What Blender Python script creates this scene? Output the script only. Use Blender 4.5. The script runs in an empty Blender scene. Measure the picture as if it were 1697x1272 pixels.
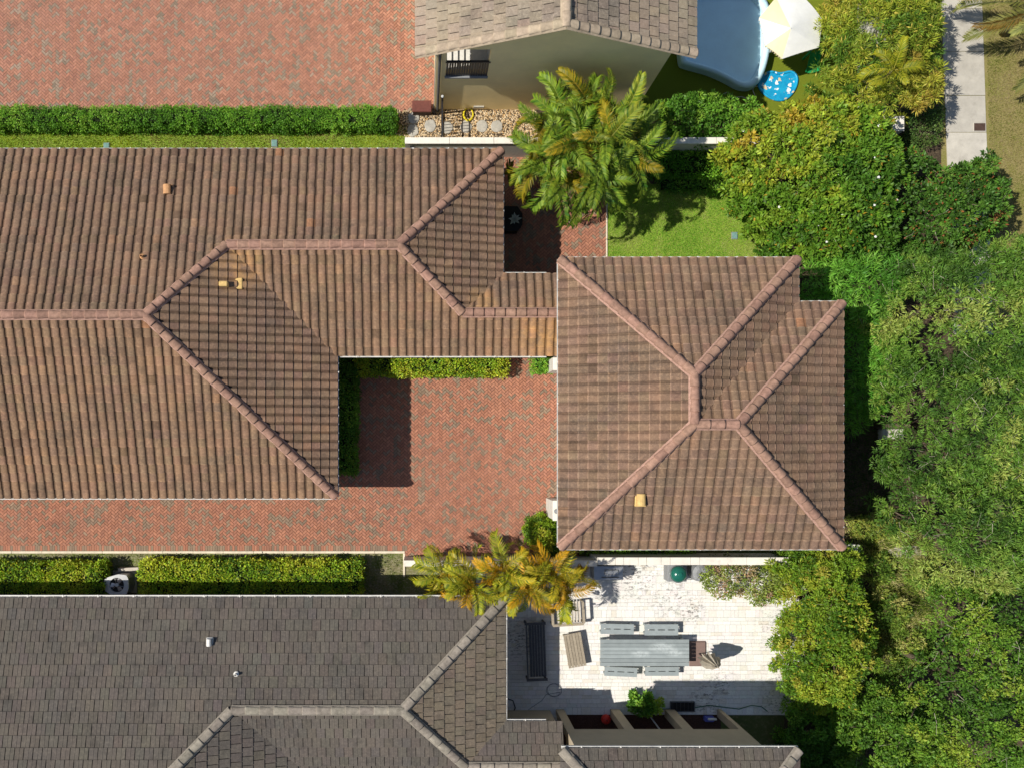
import bpy, math, random
import numpy as np
from mathutils import Vector, Matrix

# ------------------------------------------------------------------ camera, sky, sun, exposure
H, F, NX, NY = 36.0, 1469.0, 700.0, 735.0          # camera height (m), focal length and nadir point (photo pixels)
sc = bpy.context.scene
cam_d = bpy.data.cameras.new('camera')
cam = bpy.data.objects.new('camera', cam_d)
sc.collection.objects.link(cam)
cam.location = (0, 0, H)
cam.rotation_euler = (0, 0, 0)                      # straight down, image top = +Y
cam_d.sensor_width = 36
cam_d.lens = 36 * F / 1697
cam_d.shift_x = (848.5 - NX) / 1697
cam_d.shift_y = (NY - 636) / 1697
cam_d.clip_end = 2000
sc.camera = cam
SUN_DIR = Vector((1133, 130, -F)).normalized()       # way the light travels
wd = bpy.data.worlds.new('World'); sc.world = wd; wd.use_nodes = True
nt = wd.node_tree; nt.nodes.clear()
sky = nt.nodes.new('ShaderNodeTexSky'); sky.sky_type = 'NISHITA'; sky.sun_disc = False
sky.sun_elevation = math.asin(-SUN_DIR.z)
sky.sun_rotation = math.atan2(-SUN_DIR.x, -SUN_DIR.y)
sky.air_density = 1.0; sky.dust_density = 0.6
bg = nt.nodes.new('ShaderNodeBackground'); bg.inputs[1].default_value = 0.085
wo = nt.nodes.new('ShaderNodeOutputWorld')
nt.links.new(sky.outputs[0], bg.inputs[0]); nt.links.new(bg.outputs[0], wo.inputs[0])
sun_d = bpy.data.lights.new('sun', 'SUN'); sun_d.energy = 4.6; sun_d.angle = math.radians(0.5); sun_d.color = (1.0, 0.94, 0.84)
sun = bpy.data.objects.new('sun', sun_d); sc.collection.objects.link(sun)
sun.rotation_euler = SUN_DIR.to_track_quat('-Z', 'Y').to_euler()
sun.location = (-20, 0, 40)
sc.view_settings.view_transform = 'Standard'; sc.view_settings.look = 'None'
sc.view_settings.exposure = 0.14; sc.view_settings.gamma = 1.0
sc.cycles.max_bounces = 5; sc.cycles.diffuse_bounces = 3; sc.cycles.glossy_bounces = 2
sc.cycles.transmission_bounces = 3; sc.cycles.transparent_max_bounces = 4

rng = np.random.default_rng(7)
random.seed(7)
COL = sc.collection

# ------------------------------------------------------------------ helpers
def P(px, py, z=0.0):
    """World point at height z seen at photo pixel (px, py)."""
    k = (H - z) / F
    return Vector(((px - NX) * k, -(py - NY) * k, z))

def PX(px, z=0.0): return (px - NX) * (H - z) / F
def PY(py, z=0.0): return -(py - NY) * (H - z) / F

class N:
    """small node-graph helper"""
    def __init__(self, name):
        self.m = bpy.data.materials.new(name); self.m.use_nodes = True
        self.t = self.m.node_tree; self.b = self.t.nodes['Principled BSDF']
    def n(self, typ, **kw):
        x = self.t.nodes.new(typ)
        for k, v in kw.items(): setattr(x, k, v)
        return x
    def l(self, a, b): self.t.links.new(a, b)
    def pos(self, scale=(1, 1, 1)):
        g = self.n('ShaderNodeNewGeometry')
        mp = self.n('ShaderNodeMapping'); mp.inputs['Scale'].default_value = scale
        self.l(g.outputs['Position'], mp.inputs['Vector']); return mp.outputs[0]
    def noise(self, scale, detail=3, rough=.6, vec=None):
        x = self.n('ShaderNodeTexNoise'); x.inputs['Scale'].default_value = scale
        x.inputs['Detail'].default_value = detail; x.inputs['Roughness'].default_value = rough
        self.l(vec if vec is not None else self.pos(), x.inputs['Vector']); return x.outputs['Fac']
    def ramp(self, fac, lo, hi, a=0., b=1.):
        x = self.n('ShaderNodeMapRange'); x.inputs[1].default_value = lo; x.inputs[2].default_value = hi
        x.inputs[3].default_value = a; x.inputs[4].default_value = b; self.l(fac, x.inputs[0]); return x.outputs[0]
    def mix(self, fac, a, b, mode='MIX'):
        x = self.n('ShaderNodeMix', data_type='RGBA', blend_type=mode)
        for sock, v in ((x.inputs[0], fac), (x.inputs[6], a), (x.inputs[7], b)):
            if hasattr(v, 'is_linked'): self.l(v, sock)
            elif isinstance(v, (int, float)): sock.default_value = v
            else: sock.default_value = (*v[:3], 1)
        return x.outputs[2]
    def math(self, op, a, b):
        x = self.n('ShaderNodeMath', operation=op)
        for sock, v in ((x.inputs[0], a), (x.inputs[1], b)):
            if hasattr(v, 'is_linked'): self.l(v, sock)
            else: sock.default_value = v
        return x.outputs[0]
    def tint(self): 
        x = self.n('ShaderNodeAttribute', attribute_name='tint'); return x.outputs['Color']
    def ocol(self):
        return self.n('ShaderNodeObjectInfo').outputs['Color']
    def bump(self, h, strength=.3, dist=.01):
        x = self.n('ShaderNodeBump'); x.inputs['Strength'].default_value = strength; x.inputs['Distance'].default_value = dist
        self.l(h, x.inputs['Height']); self.l(x.outputs[0], self.b.inputs['Normal'])
    def out(self, col, rough=.8, spec=.3):
        if hasattr(col, 'is_linked'): self.l(col, self.b.inputs['Base Color'])
        else: self.b.inputs['Base Color'].default_value = (*col[:3], 1)
        self.b.inputs['Roughness'].default_value = rough
        self.b.inputs['Specular IOR Level'].default_value = spec
        return self.m

MAT = {}
def simple(name, col, rough=.7, var=.18, scale=9., spec=.3, metal=0., bump=0., objcol=False, tint=False, dirt=0.):
    g = N(name)
    f = g.noise(scale, 4, .65)
    c = g.mix(g.ramp(f, .3, .7), tuple(x * (1 - var) for x in col), tuple(min(1, x * (1 + var)) for x in col))
    if tint: c = g.mix(1., c, g.tint(), 'MULTIPLY')
    if objcol: c = g.mix(1., c, g.ocol(), 'MULTIPLY')
    if dirt:
        d = g.ramp(g.noise(2.3, 5, .7), .52, .75, 0., dirt)
        c = g.mix(d, c, (.09, .075, .055))
    g.b.inputs['Metallic'].default_value = metal
    if bump: g.bump(g.noise(scale * 6, 3), bump, .01)
    MAT[name] = g.out(c, rough, spec); return MAT[name]

def make_tile_mat(name, base, dark, light, lo=.38, hi=.62, rust=()):
    g = N(name)
    big = g.ramp(g.noise(.55, 4, .65), lo, hi)
    c = g.mix(big, base, dark)
    fine = g.ramp(g.noise(11., 5, .75), .46, .68)
    c = g.mix(g.math('MULTIPLY', fine, .55), c, light)
    st = g.ramp(g.noise(1.6, 4, .7, g.pos((1., 1., 1.))),   .54, .74, 0, .6)
    c = g.mix(st, c, tuple(x * .55 for x in dark))
    for (qx, qy, qz, rad) in rust:
        w_ = P(qx, qy, qz); d = g.n('ShaderNodeVectorMath', operation='DISTANCE'); g.l(g.pos(), d.inputs[0]); d.inputs[1].default_value = w_
        c = g.mix(g.math('MULTIPLY', g.ramp(d.outputs['Value'], rad * .2, rad, .75, 0), g.ramp(g.noise(3., 4), .3, .6)), c, (.44, .25, .105))
    spk = g.ramp(g.noise(38., 3, .7), .56, .7)
    c = g.mix(g.math('MULTIPLY', spk, .55), c, tuple(x * .55 for x in dark))
    c = g.mix(1., c, g.tint(), 'MULTIPLY')
    c = g.mix(1., c, g.ocol(), 'MULTIPLY')
    g.bump(g.noise(60., 3), .35, .006)
    MAT[name] = g.out(c, .9, .15); return MAT[name]

def make_leaf_mat(name, trans=.3, rough=.5, spec=.25, objcol=False):
    g = N(name)
    c = g.tint()
    if objcol: c = g.mix(1., c, g.ocol(), 'MULTIPLY')
    g.out(c, rough, spec)
    t = g.n('ShaderNodeBsdfTranslucent')
    g.l(g.mix(1., c, (1.25, 1.2, .5), 'MULTIPLY'), t.inputs[0])
    m = g.n('ShaderNodeMixShader'); m.inputs[0].default_value = trans
    g.l(g.b.outputs[0], m.inputs[1]); g.l(t.outputs[0], m.inputs[2])
    g.l(m.outputs[0], g.t.nodes['Material Output'].inputs['Surface'])
    MAT[name] = g.m; return g.m

make_tile_mat('roof_tile_brown', (.210, .128, .083), (.122, .086, .064), (.325, .212, .135), .32, .7, ((905, 552, 3.7, 1.5), (800, 500, 3.8, .7), (395, 440, 4.7, 1.2)))
make_tile_mat('roof_tile_grey', (.118, .101, .085), (.086, .077, .069), (.185, .158, .128), .35, .7)
make_tile_mat('roof_tile_tan', (.33, .26, .19), (.22, .18, .14), (.45, .37, .28))
simple('ridge_brown', (.31, .185, .135), .9, .28, 7, .15, bump=.3, objcol=True)
simple('ridge_grey', (.25, .22, .18), .9, .3, 6, .15, bump=.3, objcol=True)
simple('ridge_tan', (.40, .32, .23), .9, .25, 6, .15, bump=.3, objcol=True)
simple('mortar', (.40, .245, .19), .95, .25, 14, .1, bump=.3)
simple('mortar_grey', (.26, .23, .19), .95, .25, 14, .1)
simple('underlay', (.06, .05, .045), .95, .1)
simple('gutter_white', (.62, .61, .58), .5, .15, 5, dirt=.35)
simple('gutter_grey', (.45, .44, .42), .5, .15, 5, dirt=.4)
simple('stucco_cream', (.60, .53, .42), .9, .06, 3, .2, bump=.2)
simple('stucco_yellow', (.90, .74, .40), .9, .07, 1.2, .2, bump=.2)
simple('stucco_beige', (.46, .38, .27), .9, .07, 2, .2, bump=.2)
simple('white_wall', (.66, .64, .58), .9, .08, 3, .2, bump=.2, dirt=.3)
simple('cap_stone', (.78, .74, .66), .85, .08, 4, .2, dirt=.25)
simple('concrete', (.50, .47, .41), .9, .12, 2.2, .2, bump=.25, dirt=.25, objcol=True)
simple('kerb', (.70, .62, .48), .9, .15, 6, .2)
simple('terracotta', (.52, .28, .13), .8, .2, 12)
simple('ochre', (.62, .42, .16), .8, .2, 10)
simple('dark_metal', (.025, .026, .03), .4, .1, 8, .5)
simple('dark_wood', (.10, .10, .105), .7, .3, 14)
simple('tan_wood', (.34, .29, .22), .8, .2, 16, objcol=True)
simple('pale_wood', (.55, .50, .43), .8, .15, 16)
g = N('teak_grey')
c = g.mix(g.ramp(g.noise(5, 4, .65), .3, .7), (.265, .305, .315), (.32, .365, .375)); c = g.mix(1., c, g.ocol(), 'MULTIPLY')
for (qx, qy, rx) in ((1098, 1072, 1.15), (1062, 1082, .8), (1118, 1081, .8)):          # paler noise-broken patches on the table top
    d_ = g.n('ShaderNodeVectorMath', operation='DISTANCE'); w_ = P(qx, qy, .72); g.l(g.pos((1, 2.6, 1)), d_.inputs[0]); d_.inputs[1].default_value = (w_.x, w_.y * 2.6, .72)
    c = g.mix(g.math('MULTIPLY', g.ramp(d_.outputs['Value'], rx * .25, rx * .55, .55, 0), g.ramp(g.noise(7, 4, .7), .35, .55)), c, (.60, .66, .67))
MAT['teak_grey'] = g.out(c, .6, .3)
simple('steel', (.42, .43, .44), .35, .1, 6, .5, .6)
simple('grey_plastic', (.24, .25, .26), .6, .12, 10)
simple('light_grey', (.55, .56, .56), .5, .06, 6)
simple('black', (.012, .012, .013), .5, .1)
simple('brown_base', (.22, .15, .13), .6, .1)
simple('canvas', (.42, .38, .31), .9, .25, 12, .1)
simple('canvas_cream', (.80, .70, .47), .9, .05, 3, .1)
simple('canvas_white', (.80, .80, .76), .9, .05, 3, .1)
simple('green_enamel', (.012, .115, .085), .18, .1, 4, .6)
simple('green_plastic', (.02, .36, .12), .35, .05, 4, .5)
simple('pale_blue', (.60, .84, .96), .45, .05, 2, .4)
simple('yellow_hose', (.75, .62, .03), .45, .05, 4, .4)
simple('green_hose', (.03, .13, .08), .5, .1)
simple('red_plastic', (.55, .03, .02), .4, .05)
simple('blue_plastic', (.10, .12, .45), .4, .1)
simple('dark_red', (.14, .045, .035), .6, .2, 10)
simple('brown_lid', (.075, .045, .035), .7, .2, 12)
simple('teal_lid', (.16, .30, .28), .7, .2, 12)
simple('bark', (.16, .125, .09), .95, .3, 12, .1, bump=.4)
simple('twig', (.38, .34, .27), .95, .2, 12, .1)
simple('palm_stem', (.22, .19, .10), .9, .25, 9, .1)
simple('stone', (.42, .40, .35), .9, .2, 6, .2, bump=.3)
simple('pebble', (.62, .50, .33), .8, .1, 8, .3, tint=True)
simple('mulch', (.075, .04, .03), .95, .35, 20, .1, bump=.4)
simple('agave', (.40, .47, .43), .6, .1)
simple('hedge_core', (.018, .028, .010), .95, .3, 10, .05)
simple('glass_dark', (.02, .03, .04), .08, .05, 4, .6)
simple('ceramic', (.70, .68, .63), .5, .1)
make_leaf_mat('leaf', .28)
make_leaf_mat('frond_leaf', .14, .5, .25, True)
make_leaf_mat('grass_blade', .25, .7, .1)
g = N('paver_red'); c = g.mix(g.ramp(g.noise(26, 4, .7), .35, .7), (.82, .82, .82), (1.12, 1.1, 1.08))
c = g.mix(1., c, g.tint(), 'MULTIPLY')
c = g.mix(g.ramp(g.noise(.35, 4, .6), .48, .72, 0, .22), c, (.36, .22, .155))
c = g.mix(g.ramp(g.noise(.8, 5, .7), .55, .75, 0, .45), c, (.16, .105, .08))
g.bump(g.noise(80, 3), .25, .005); MAT['paver_red'] = g.out(c, .88, .2)
simple('joint_sand', (.092, .064, .047), .95, .2, 20)
g = N('paver_white'); c = g.mix(1., g.mix(g.ramp(g.noise(18, 5, .7), .35, .7), (.9, .9, .9), (1.06, 1.05, 1.03)), g.tint(), 'MULTIPLY')
c = g.mix(g.ramp(g.noise(.7, 5, .7), .5, .72, 0, .2), c, (.54, .49, .42))
# black mildew flecks, thick near the north wall, the hedge side and one patch by the grill
def patch(cx, cy, r0, r1):
    geo = g.n('ShaderNodeNewGeometry'); d = g.n('ShaderNodeVectorMath', operation='DISTANCE')
    mp = g.n('ShaderNodeMapping'); mp.inputs['Scale'].default_value = (1, 1, 0); g.l(geo.outputs['Position'], mp.inputs[0])
    g.l(mp.outputs[0], d.inputs[0]); d.inputs[1].default_value = (cx, cy, 0); return g.ramp(d.outputs['Value'], r0, r1, 1, 0)
mk = patch(PX(1045), PY(950), .2, 1.6)
for (qx, qy, r) in ((1110, 990, 1.1), (1145, 1010, .9), (1300, 1040, 1.5), (1300, 1115, 1.4), (1195, 1130, .8), (1300, 1165, 1.3), (860, 1060, 1.2), (1170, 1160, 1.0)):
    mk = g.math('MAXIMUM', mk, patch(PX(qx), PY(qy), .1, r))
fl = g.ramp(g.noise(11., 6, .78, g.pos((.55, 1.2, 1))), .53, .58)
c = g.mix(g.math('MULTIPLY', g.math('MULTIPLY', fl, mk), .88), c, (.045, .043, .04))
g.bump(g.noise(50, 3), .2, .004); MAT['paver_white'] = g.out(c, .85, .2)
simple('joint_white', (.55, .52, .46), .95, .2, 20)
def ground_mat(name, a, b, cc, s1=.8, s2=14.):
    g = N(name); c = g.mix(g.ramp(g.noise(s1, 5, .65), .38, .64), a, b)
    c = g.mix(g.ramp(g.noise(s2, 4, .7), .5, .72), c, cc)
    g.bump(g.noise(40, 4), .5, .02); MAT[name] = g.out(c, .95, .1)
ground_mat('soil', (.085, .06, .04), (.05, .04, .028), (.16, .12, .075))
ground_mat('lawn_soil', (.17, .28, .03), (.22, .32, .04), (.30, .28, .09))
ground_mat('dry_grass', (.25, .21, .085), (.19, .19, .05), (.34, .27, .14))
ground_mat('thin_grass', (.20, .18, .10), (.12, .16, .03), (.38, .34, .26), 1.5)
ground_mat('wide_ground', (.13, .14, .05), (.09, .11, .035), (.20, .17, .09), .3, 6)
g = N('turf'); c = g.mix(g.ramp(g.noise(120, 2), .4, .6), (.12, .15, .014), (.17, .21, .02)); g.bump(g.noise(150, 2), .5, .01); MAT['turf'] = g.out(c, .9, .1)
g = N('splash_print')
v = g.n('ShaderNodeTexVoronoi'); v.inputs['Scale'].default_value = 3.9; wp_ = g.n('ShaderNodeVectorMath', operation='MULTIPLY_ADD'); nz_ = g.n('ShaderNodeTexNoise'); nz_.inputs['Scale'].default_value = 9.; g.l(g.pos(), nz_.inputs['Vector']); g.l(nz_.outputs['Color'], wp_.inputs[0]); wp_.inputs[1].default_value = (.22, .22, .22); g.l(g.pos(), wp_.inputs[2]); g.l(wp_.outputs[0], v.inputs['Vector'])
dot = g.ramp(v.outputs['Distance'], .30, .34, 1, 0)
pick = g.n('ShaderNodeSeparateColor'); g.l(v.outputs['Color'], pick.inputs[0])
ccol = g.mix(g.ramp(pick.outputs[0], .55, .6), (.85, .87, .85), (.70, .55, .35))
c = g.mix(dot, g.mix(g.ramp(g.noise(4, 3), .4, .6), (.01, .27, .52), (.015, .36, .62)), ccol)
MAT['splash_print'] = g.out(c, .35, .4)

def tagp(o, label=None, cat=None, group=None, kind=None):
    if label: o['label'] = label
    if cat: o['category'] = cat
    if group: o['group'] = group
    if kind: o['kind'] = kind
    return o

def thing(name, loc, label, cat, group=None):
    o = bpy.data.objects.new(name, None); o.empty_display_size = .2
    o.location = loc; COL.objects.link(o); return tagp(o, label, cat, group)

def adopt(o, parent):
    """parent a world-authored object under a thing (an Empty) or a part"""
    if parent is not None:
        o.parent = parent
        o.matrix_parent_inverse = Matrix.Translation(-Vector(parent.location))
    return o

def link(name, me, mat, parent=None, smooth=False):
    if mat is not None and not me.materials: me.materials.append(MAT[mat] if isinstance(mat, str) else mat)
    if smooth: me.polygons.foreach_set('use_smooth', [True] * len(me.polygons))
    o = bpy.data.objects.new(name, me); COL.objects.link(o)
    return adopt(o, parent)

class MB:
    def __init__(s): s.v = []; s.f = []; s.t = []
    def add(s, vs, fs, tint=None):
        b = len(s.v); s.v += [tuple(v) for v in vs]; s.f += [tuple(i + b for i in f) for f in fs]
        s.t += [tint or (1, 1, 1)] * len(vs); return s
    def box(s, x0, x1, y0, y1, z0, z1, rot=0., about=None, bev=0., tint=None):
        if bev:
            b = bev
            ring = [(x0 + b, y0), (x1 - b, y0), (x1, y0 + b), (x1, y1 - b), (x1 - b, y1), (x0 + b, y1), (x0, y1 - b), (x0, y0 + b)]
            ins = [(min(max(x, x0 + b), x1 - b), min(max(y, y0 + b), y1 - b)) for x, y in ring]
            vs = [(x, y, z0) for x, y in ring] + [(x, y, z1 - b) for x, y in ring] + [(x, y, z1) for x, y in [(x0 + b, y0 + b), (x1 - b, y0 + b), (x1 - b, y1 - b), (x0 + b, y1 - b)]]
            fs = [(i, (i + 1) % 8, 8 + (i + 1) % 8, 8 + i) for i in range(8)]
            m = [0, 1, 1, 2, 2, 3, 3, 0]
            for i in range(8):
                a, c = 16 + m[i], 16 + m[(i + 1) % 8]
                fs.append((8 + i, 8 + (i + 1) % 8, c, a) if a != c else (8 + i, 8 + (i + 1) % 8, a))
            fs += [(16, 17, 18, 19), tuple(range(7, -1, -1))]
        else:
            vs = [(x, y, z) for z in (z0, z1) for x, y in ((x0, y0), (x1, y0), (x1, y1), (x0, y1))]
            fs = [(3, 2, 1, 0), (4, 5, 6, 7), (0, 1, 5, 4), (1, 2, 6, 5), (2, 3, 7, 6), (3, 0, 4, 7)]
        if rot:
            cx, cy = about if about else ((x0 + x1) / 2, (y0 + y1) / 2); cs, sn = math.cos(rot), math.sin(rot)
            vs = [(cx + (x - cx) * cs - (y - cy) * sn, cy + (x - cx) * sn + (y - cy) * cs, z) for x, y, z in vs]
        return s.add(vs, fs, tint)
    def prism(s, poly, z0, z1, tint=None):
        n = len(poly); 
        if sum(poly[i][0] * poly[(i + 1) % n][1] - poly[(i + 1) % n][0] * poly[i][1] for i in range(n)) < 0: poly = poly[::-1]
        vs = [(p[0], p[1], z0) for p in poly] + [(p[0], p[1], z1) for p in poly]
        return s.add(vs, [tuple(range(n - 1, -1, -1)), tuple(range(n, 2 * n))] + [(i, (i + 1) % n, n + (i + 1) % n, n + i) for i in range(n)], tint)
    def sheet(s, poly, z, tint=None):
        n = len(poly)
        if sum(poly[i][0] * poly[(i + 1) % n][1] - poly[(i + 1) % n][0] * poly[i][1] for i in range(n)) < 0: poly = poly[::-1]
        return s.add([(p[0], p[1], z) for p in poly], [tuple(range(n))], tint)
    def lathe(s, cx, cy, prof, n=20, tint=None):
        vs = []; fs = []
        for r, z in prof:
            for i in range(n):
                a = 2 * math.pi * i / n; vs.append((cx + r * math.cos(a), cy + r * math.sin(a), z))
        for j in range(len(prof) - 1):
            for i in range(n):
                a, b = j * n + i, j * n + (i + 1) % n; fs.append((a, b, b + n, a + n))
        fs.append(tuple(range(n - 1, -1, -1))); fs.append(tuple((len(prof) - 1) * n + i for i in range(n)))
        return s.add(vs, fs, tint)
    def tube(s, pts, r, n=6, r1=None, tint=None):
        pts = [Vector(p) for p in pts]; m = len(pts); vs = []; fs = []
        for j, p in enumerate(pts):
            d = (pts[min(j + 1, m - 1)] - pts[max(j - 1, 0)]).normalized()
            a = d.orthogonal().normalized() if abs(d.z) > .9 else d.cross(Vector((0, 0, 1))).normalized()
            b = d.cross(a); rr = r if r1 is None else r + (r1 - r) * j / (m - 1)
            for i in range(n):
                t = 2 * math.pi * i / n; vs.append(p + a * (rr * math.cos(t)) + b * (rr * math.sin(t)))
        for j in range(m - 1):
            for i in range(n): fs.append((j * n + i, j * n + (i + 1) % n, (j + 1) * n + (i + 1) % n, (j + 1) * n + i))
        fs += [tuple(range(n - 1, -1, -1)), tuple((m - 1) * n + i for i in range(n))]
        return s.add(vs, fs, tint)
    def mesh(s, name):
        me = bpy.data.meshes.new(name); me.from_pydata(s.v, [], s.f)
        at = me.attributes.new('tint', 'FLOAT_COLOR', 'POINT')
        at.data.foreach_set('color', np.c_[np.array(s.t, dtype=np.float32).reshape(-1, 3), np.ones(len(s.t), np.float32)].ravel())
        me.update(); return me
    def build(s, name, mat, parent=None, smooth=False): return link(name, s.mesh(name), mat, parent, smooth)

def struct(o): o['kind'] = 'structure'; return o

def np_mesh(name, V, k, C):
    """V (M*k,3) vertices grouped k per face, C (M*k,3) colours"""
    nf = len(V) // k
    me = bpy.data.meshes.new(name)
    me.vertices.add(len(V)); me.vertices.foreach_set('co', V.astype(np.float32).ravel())
    me.loops.add(len(V)); me.loops.foreach_set('vertex_index', np.arange(len(V), dtype=np.int32))
    me.polygons.add(nf); me.polygons.foreach_set('loop_start', np.arange(0, len(V), k, dtype=np.int32))
    at = me.attributes.new('tint', 'FLOAT_COLOR', 'POINT')
    at.data.foreach_set('color', np.c_[C, np.ones(len(C))].astype(np.float32).ravel())
    me.update(calc_edges=True); return me

def unit(a): return a / np.maximum(np.linalg.norm(a, axis=-1, keepdims=True), 1e-9)

def leaves(pos, d, nrm, L, W, col):
    """folded diamond leaves -> (V, C) with 4 verts a leaf"""
    side = unit(np.cross(d, nrm)); up = np.cross(side, d)
    L = L[:, None]; W = W[:, None]
    mid = pos + d * L * .45
    V = np.stack([pos, mid + side * W * .5 + up * W * .18, pos + d * L - up * L * .10, mid - side * W * .5 + up * W * .18], 1)
    return V.reshape(-1, 3), np.repeat(col, 4, 0)

def pick_cols(pal, n, r, pts=None, gain=1.45, bias=(0, 0)):
    """palette colours by weight; with pts neighbouring clumps take neighbouring entries"""
    pal = np.array(pal, float); w = np.cumsum(pal[:, 3] / pal[:, 3].sum())
    if pts is None: u = r.random(n)
    else:
        s = waves(pts, 1.3, r) + .6 * waves(pts, 3.5, r) + r.normal(size=n) * .33 + (pts - pts.mean(0)) @ np.array(bias); u = (np.argsort(np.argsort(s)) + .5) / n
    return pal[np.minimum(np.searchsorted(w, u), len(pal) - 1), :3] * gain

def inside(poly, pts):
    poly = np.array(poly); x, y = pts[:, 0], pts[:, 1]; res = np.zeros(len(pts), bool)
    for i in range(len(poly)):
        x0, y0 = poly[i]; x1, y1 = poly[(i + 1) % len(poly)]
        c = ((y0 > y) != (y1 > y)); res ^= c & (x < (x1 - x0) * (y - y0) / (y1 - y0 + 1e-12) + x0)
    return res

def edge_dist(poly, pts):
    poly = np.array(poly); best = np.full(len(pts), 1e9)
    for i in range(len(poly)):
        a = poly[i]; b = poly[(i + 1) % len(poly)]; ab = b - a
        t = np.clip(((pts - a) @ ab) / (ab @ ab + 1e-12), 0, 1)
        best = np.minimum(best, np.linalg.norm(pts - (a + t[:, None] * ab), axis=1))
    return best

def sample(poly, n, r, space=0.):
    poly = np.array(poly); lo, hi = poly.min(0), poly.max(0); out = []
    grid = {}; tries = 0
    while len(out) < n and tries < 60:
        tries += 1
        q = r.uniform(lo, hi, (n * 2, 2)); q = q[inside(poly, q)]
        if not space: out += list(q); continue
        for p in q:
            k = (int(p[0] // space), int(p[1] // space)); ok = True
            for dx in (-1, 0, 1):
                for dy in (-1, 0, 1):
                    for o in grid.get((k[0] + dx, k[1] + dy), ()):
                        if (o[0] - p[0]) ** 2 + (o[1] - p[1]) ** 2 < space * space: ok = False
            if ok: grid.setdefault(k, []).append(p); out.append(p)
            if len(out) >= n: break
    return np.array(out[:n])

def waves(pts, scale, r, n=6):
    a = r.uniform(0, 2 * np.pi, n); k = scale * r.uniform(.6, 1.6, n); ph = r.uniform(0, 6.28, n)
    return sum(np.sin(k[i] * (pts[:, 0] * np.cos(a[i]) + pts[:, 1] * np.sin(a[i])) + ph[i]) for i in range(n)) / n

def clump_leaves(C, R, nl, L, asp, ccol, r, tip=None, droop=.0, flat=.7, jit=.22):
    m = len(C); idx = np.repeat(np.arange(m), nl); n = len(idx)
    d = unit(r.normal(size=(n, 3)) + np.array([0, 0, .75]))
    d[:, 2] = np.abs(d[:, 2]) * np.where(r.random(n) < .85, 1, -1)
    rad = (R[idx] if np.ndim(R) else R) * r.uniform(.35, 1., n) ** .7
    pos = C[idx] + d * rad[:, None] * np.array([1, 1, flat])
    ax = unit(d + r.normal(size=(n, 3)) * .55 - np.array([0, 0, droop]))
    nr = unit(np.array([0, 0, 1.]) + d * .3 + r.normal(size=(n, 3)) * .45)
    nr = unit(nr - ax * np.sum(nr * ax, 1, keepdims=True))
    ln = L * r.uniform(.65, 1.3, n)
    col = ccol[idx] * (1 + r.normal(size=(n, 1)) * jit) * (1 + r.normal(size=(n, 3)) * .06)
    if tip is not None:
        h = r.random(n) < tip[3]; col[h] = np.array(tip[:3]) * r.uniform(.7, 1.2, (h.sum(), 1))
    return leaves(pos, ax, nr, ln, ln / asp, np.clip(col, .004, .9))

def limbs(base, tops, r0, r):
    b = MB(); z = max(t[2] for t in tops); fork = Vector((base[0], base[1], base[2] + z * .4))
    b.tube([base, (base[0] + .05, base[1] - .04, z * .2 + base[2]), fork], r0, 8, r0 * .7)
    for t in tops:
        t = Vector(t); mid = fork.lerp(t, .5) + Vector((r.normal() * .12, r.normal() * .12, .15))
        b.tube([fork - Vector((0, 0, .15)), mid, t], r0 * .42, 5, r0 * .09)
    return b

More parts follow.
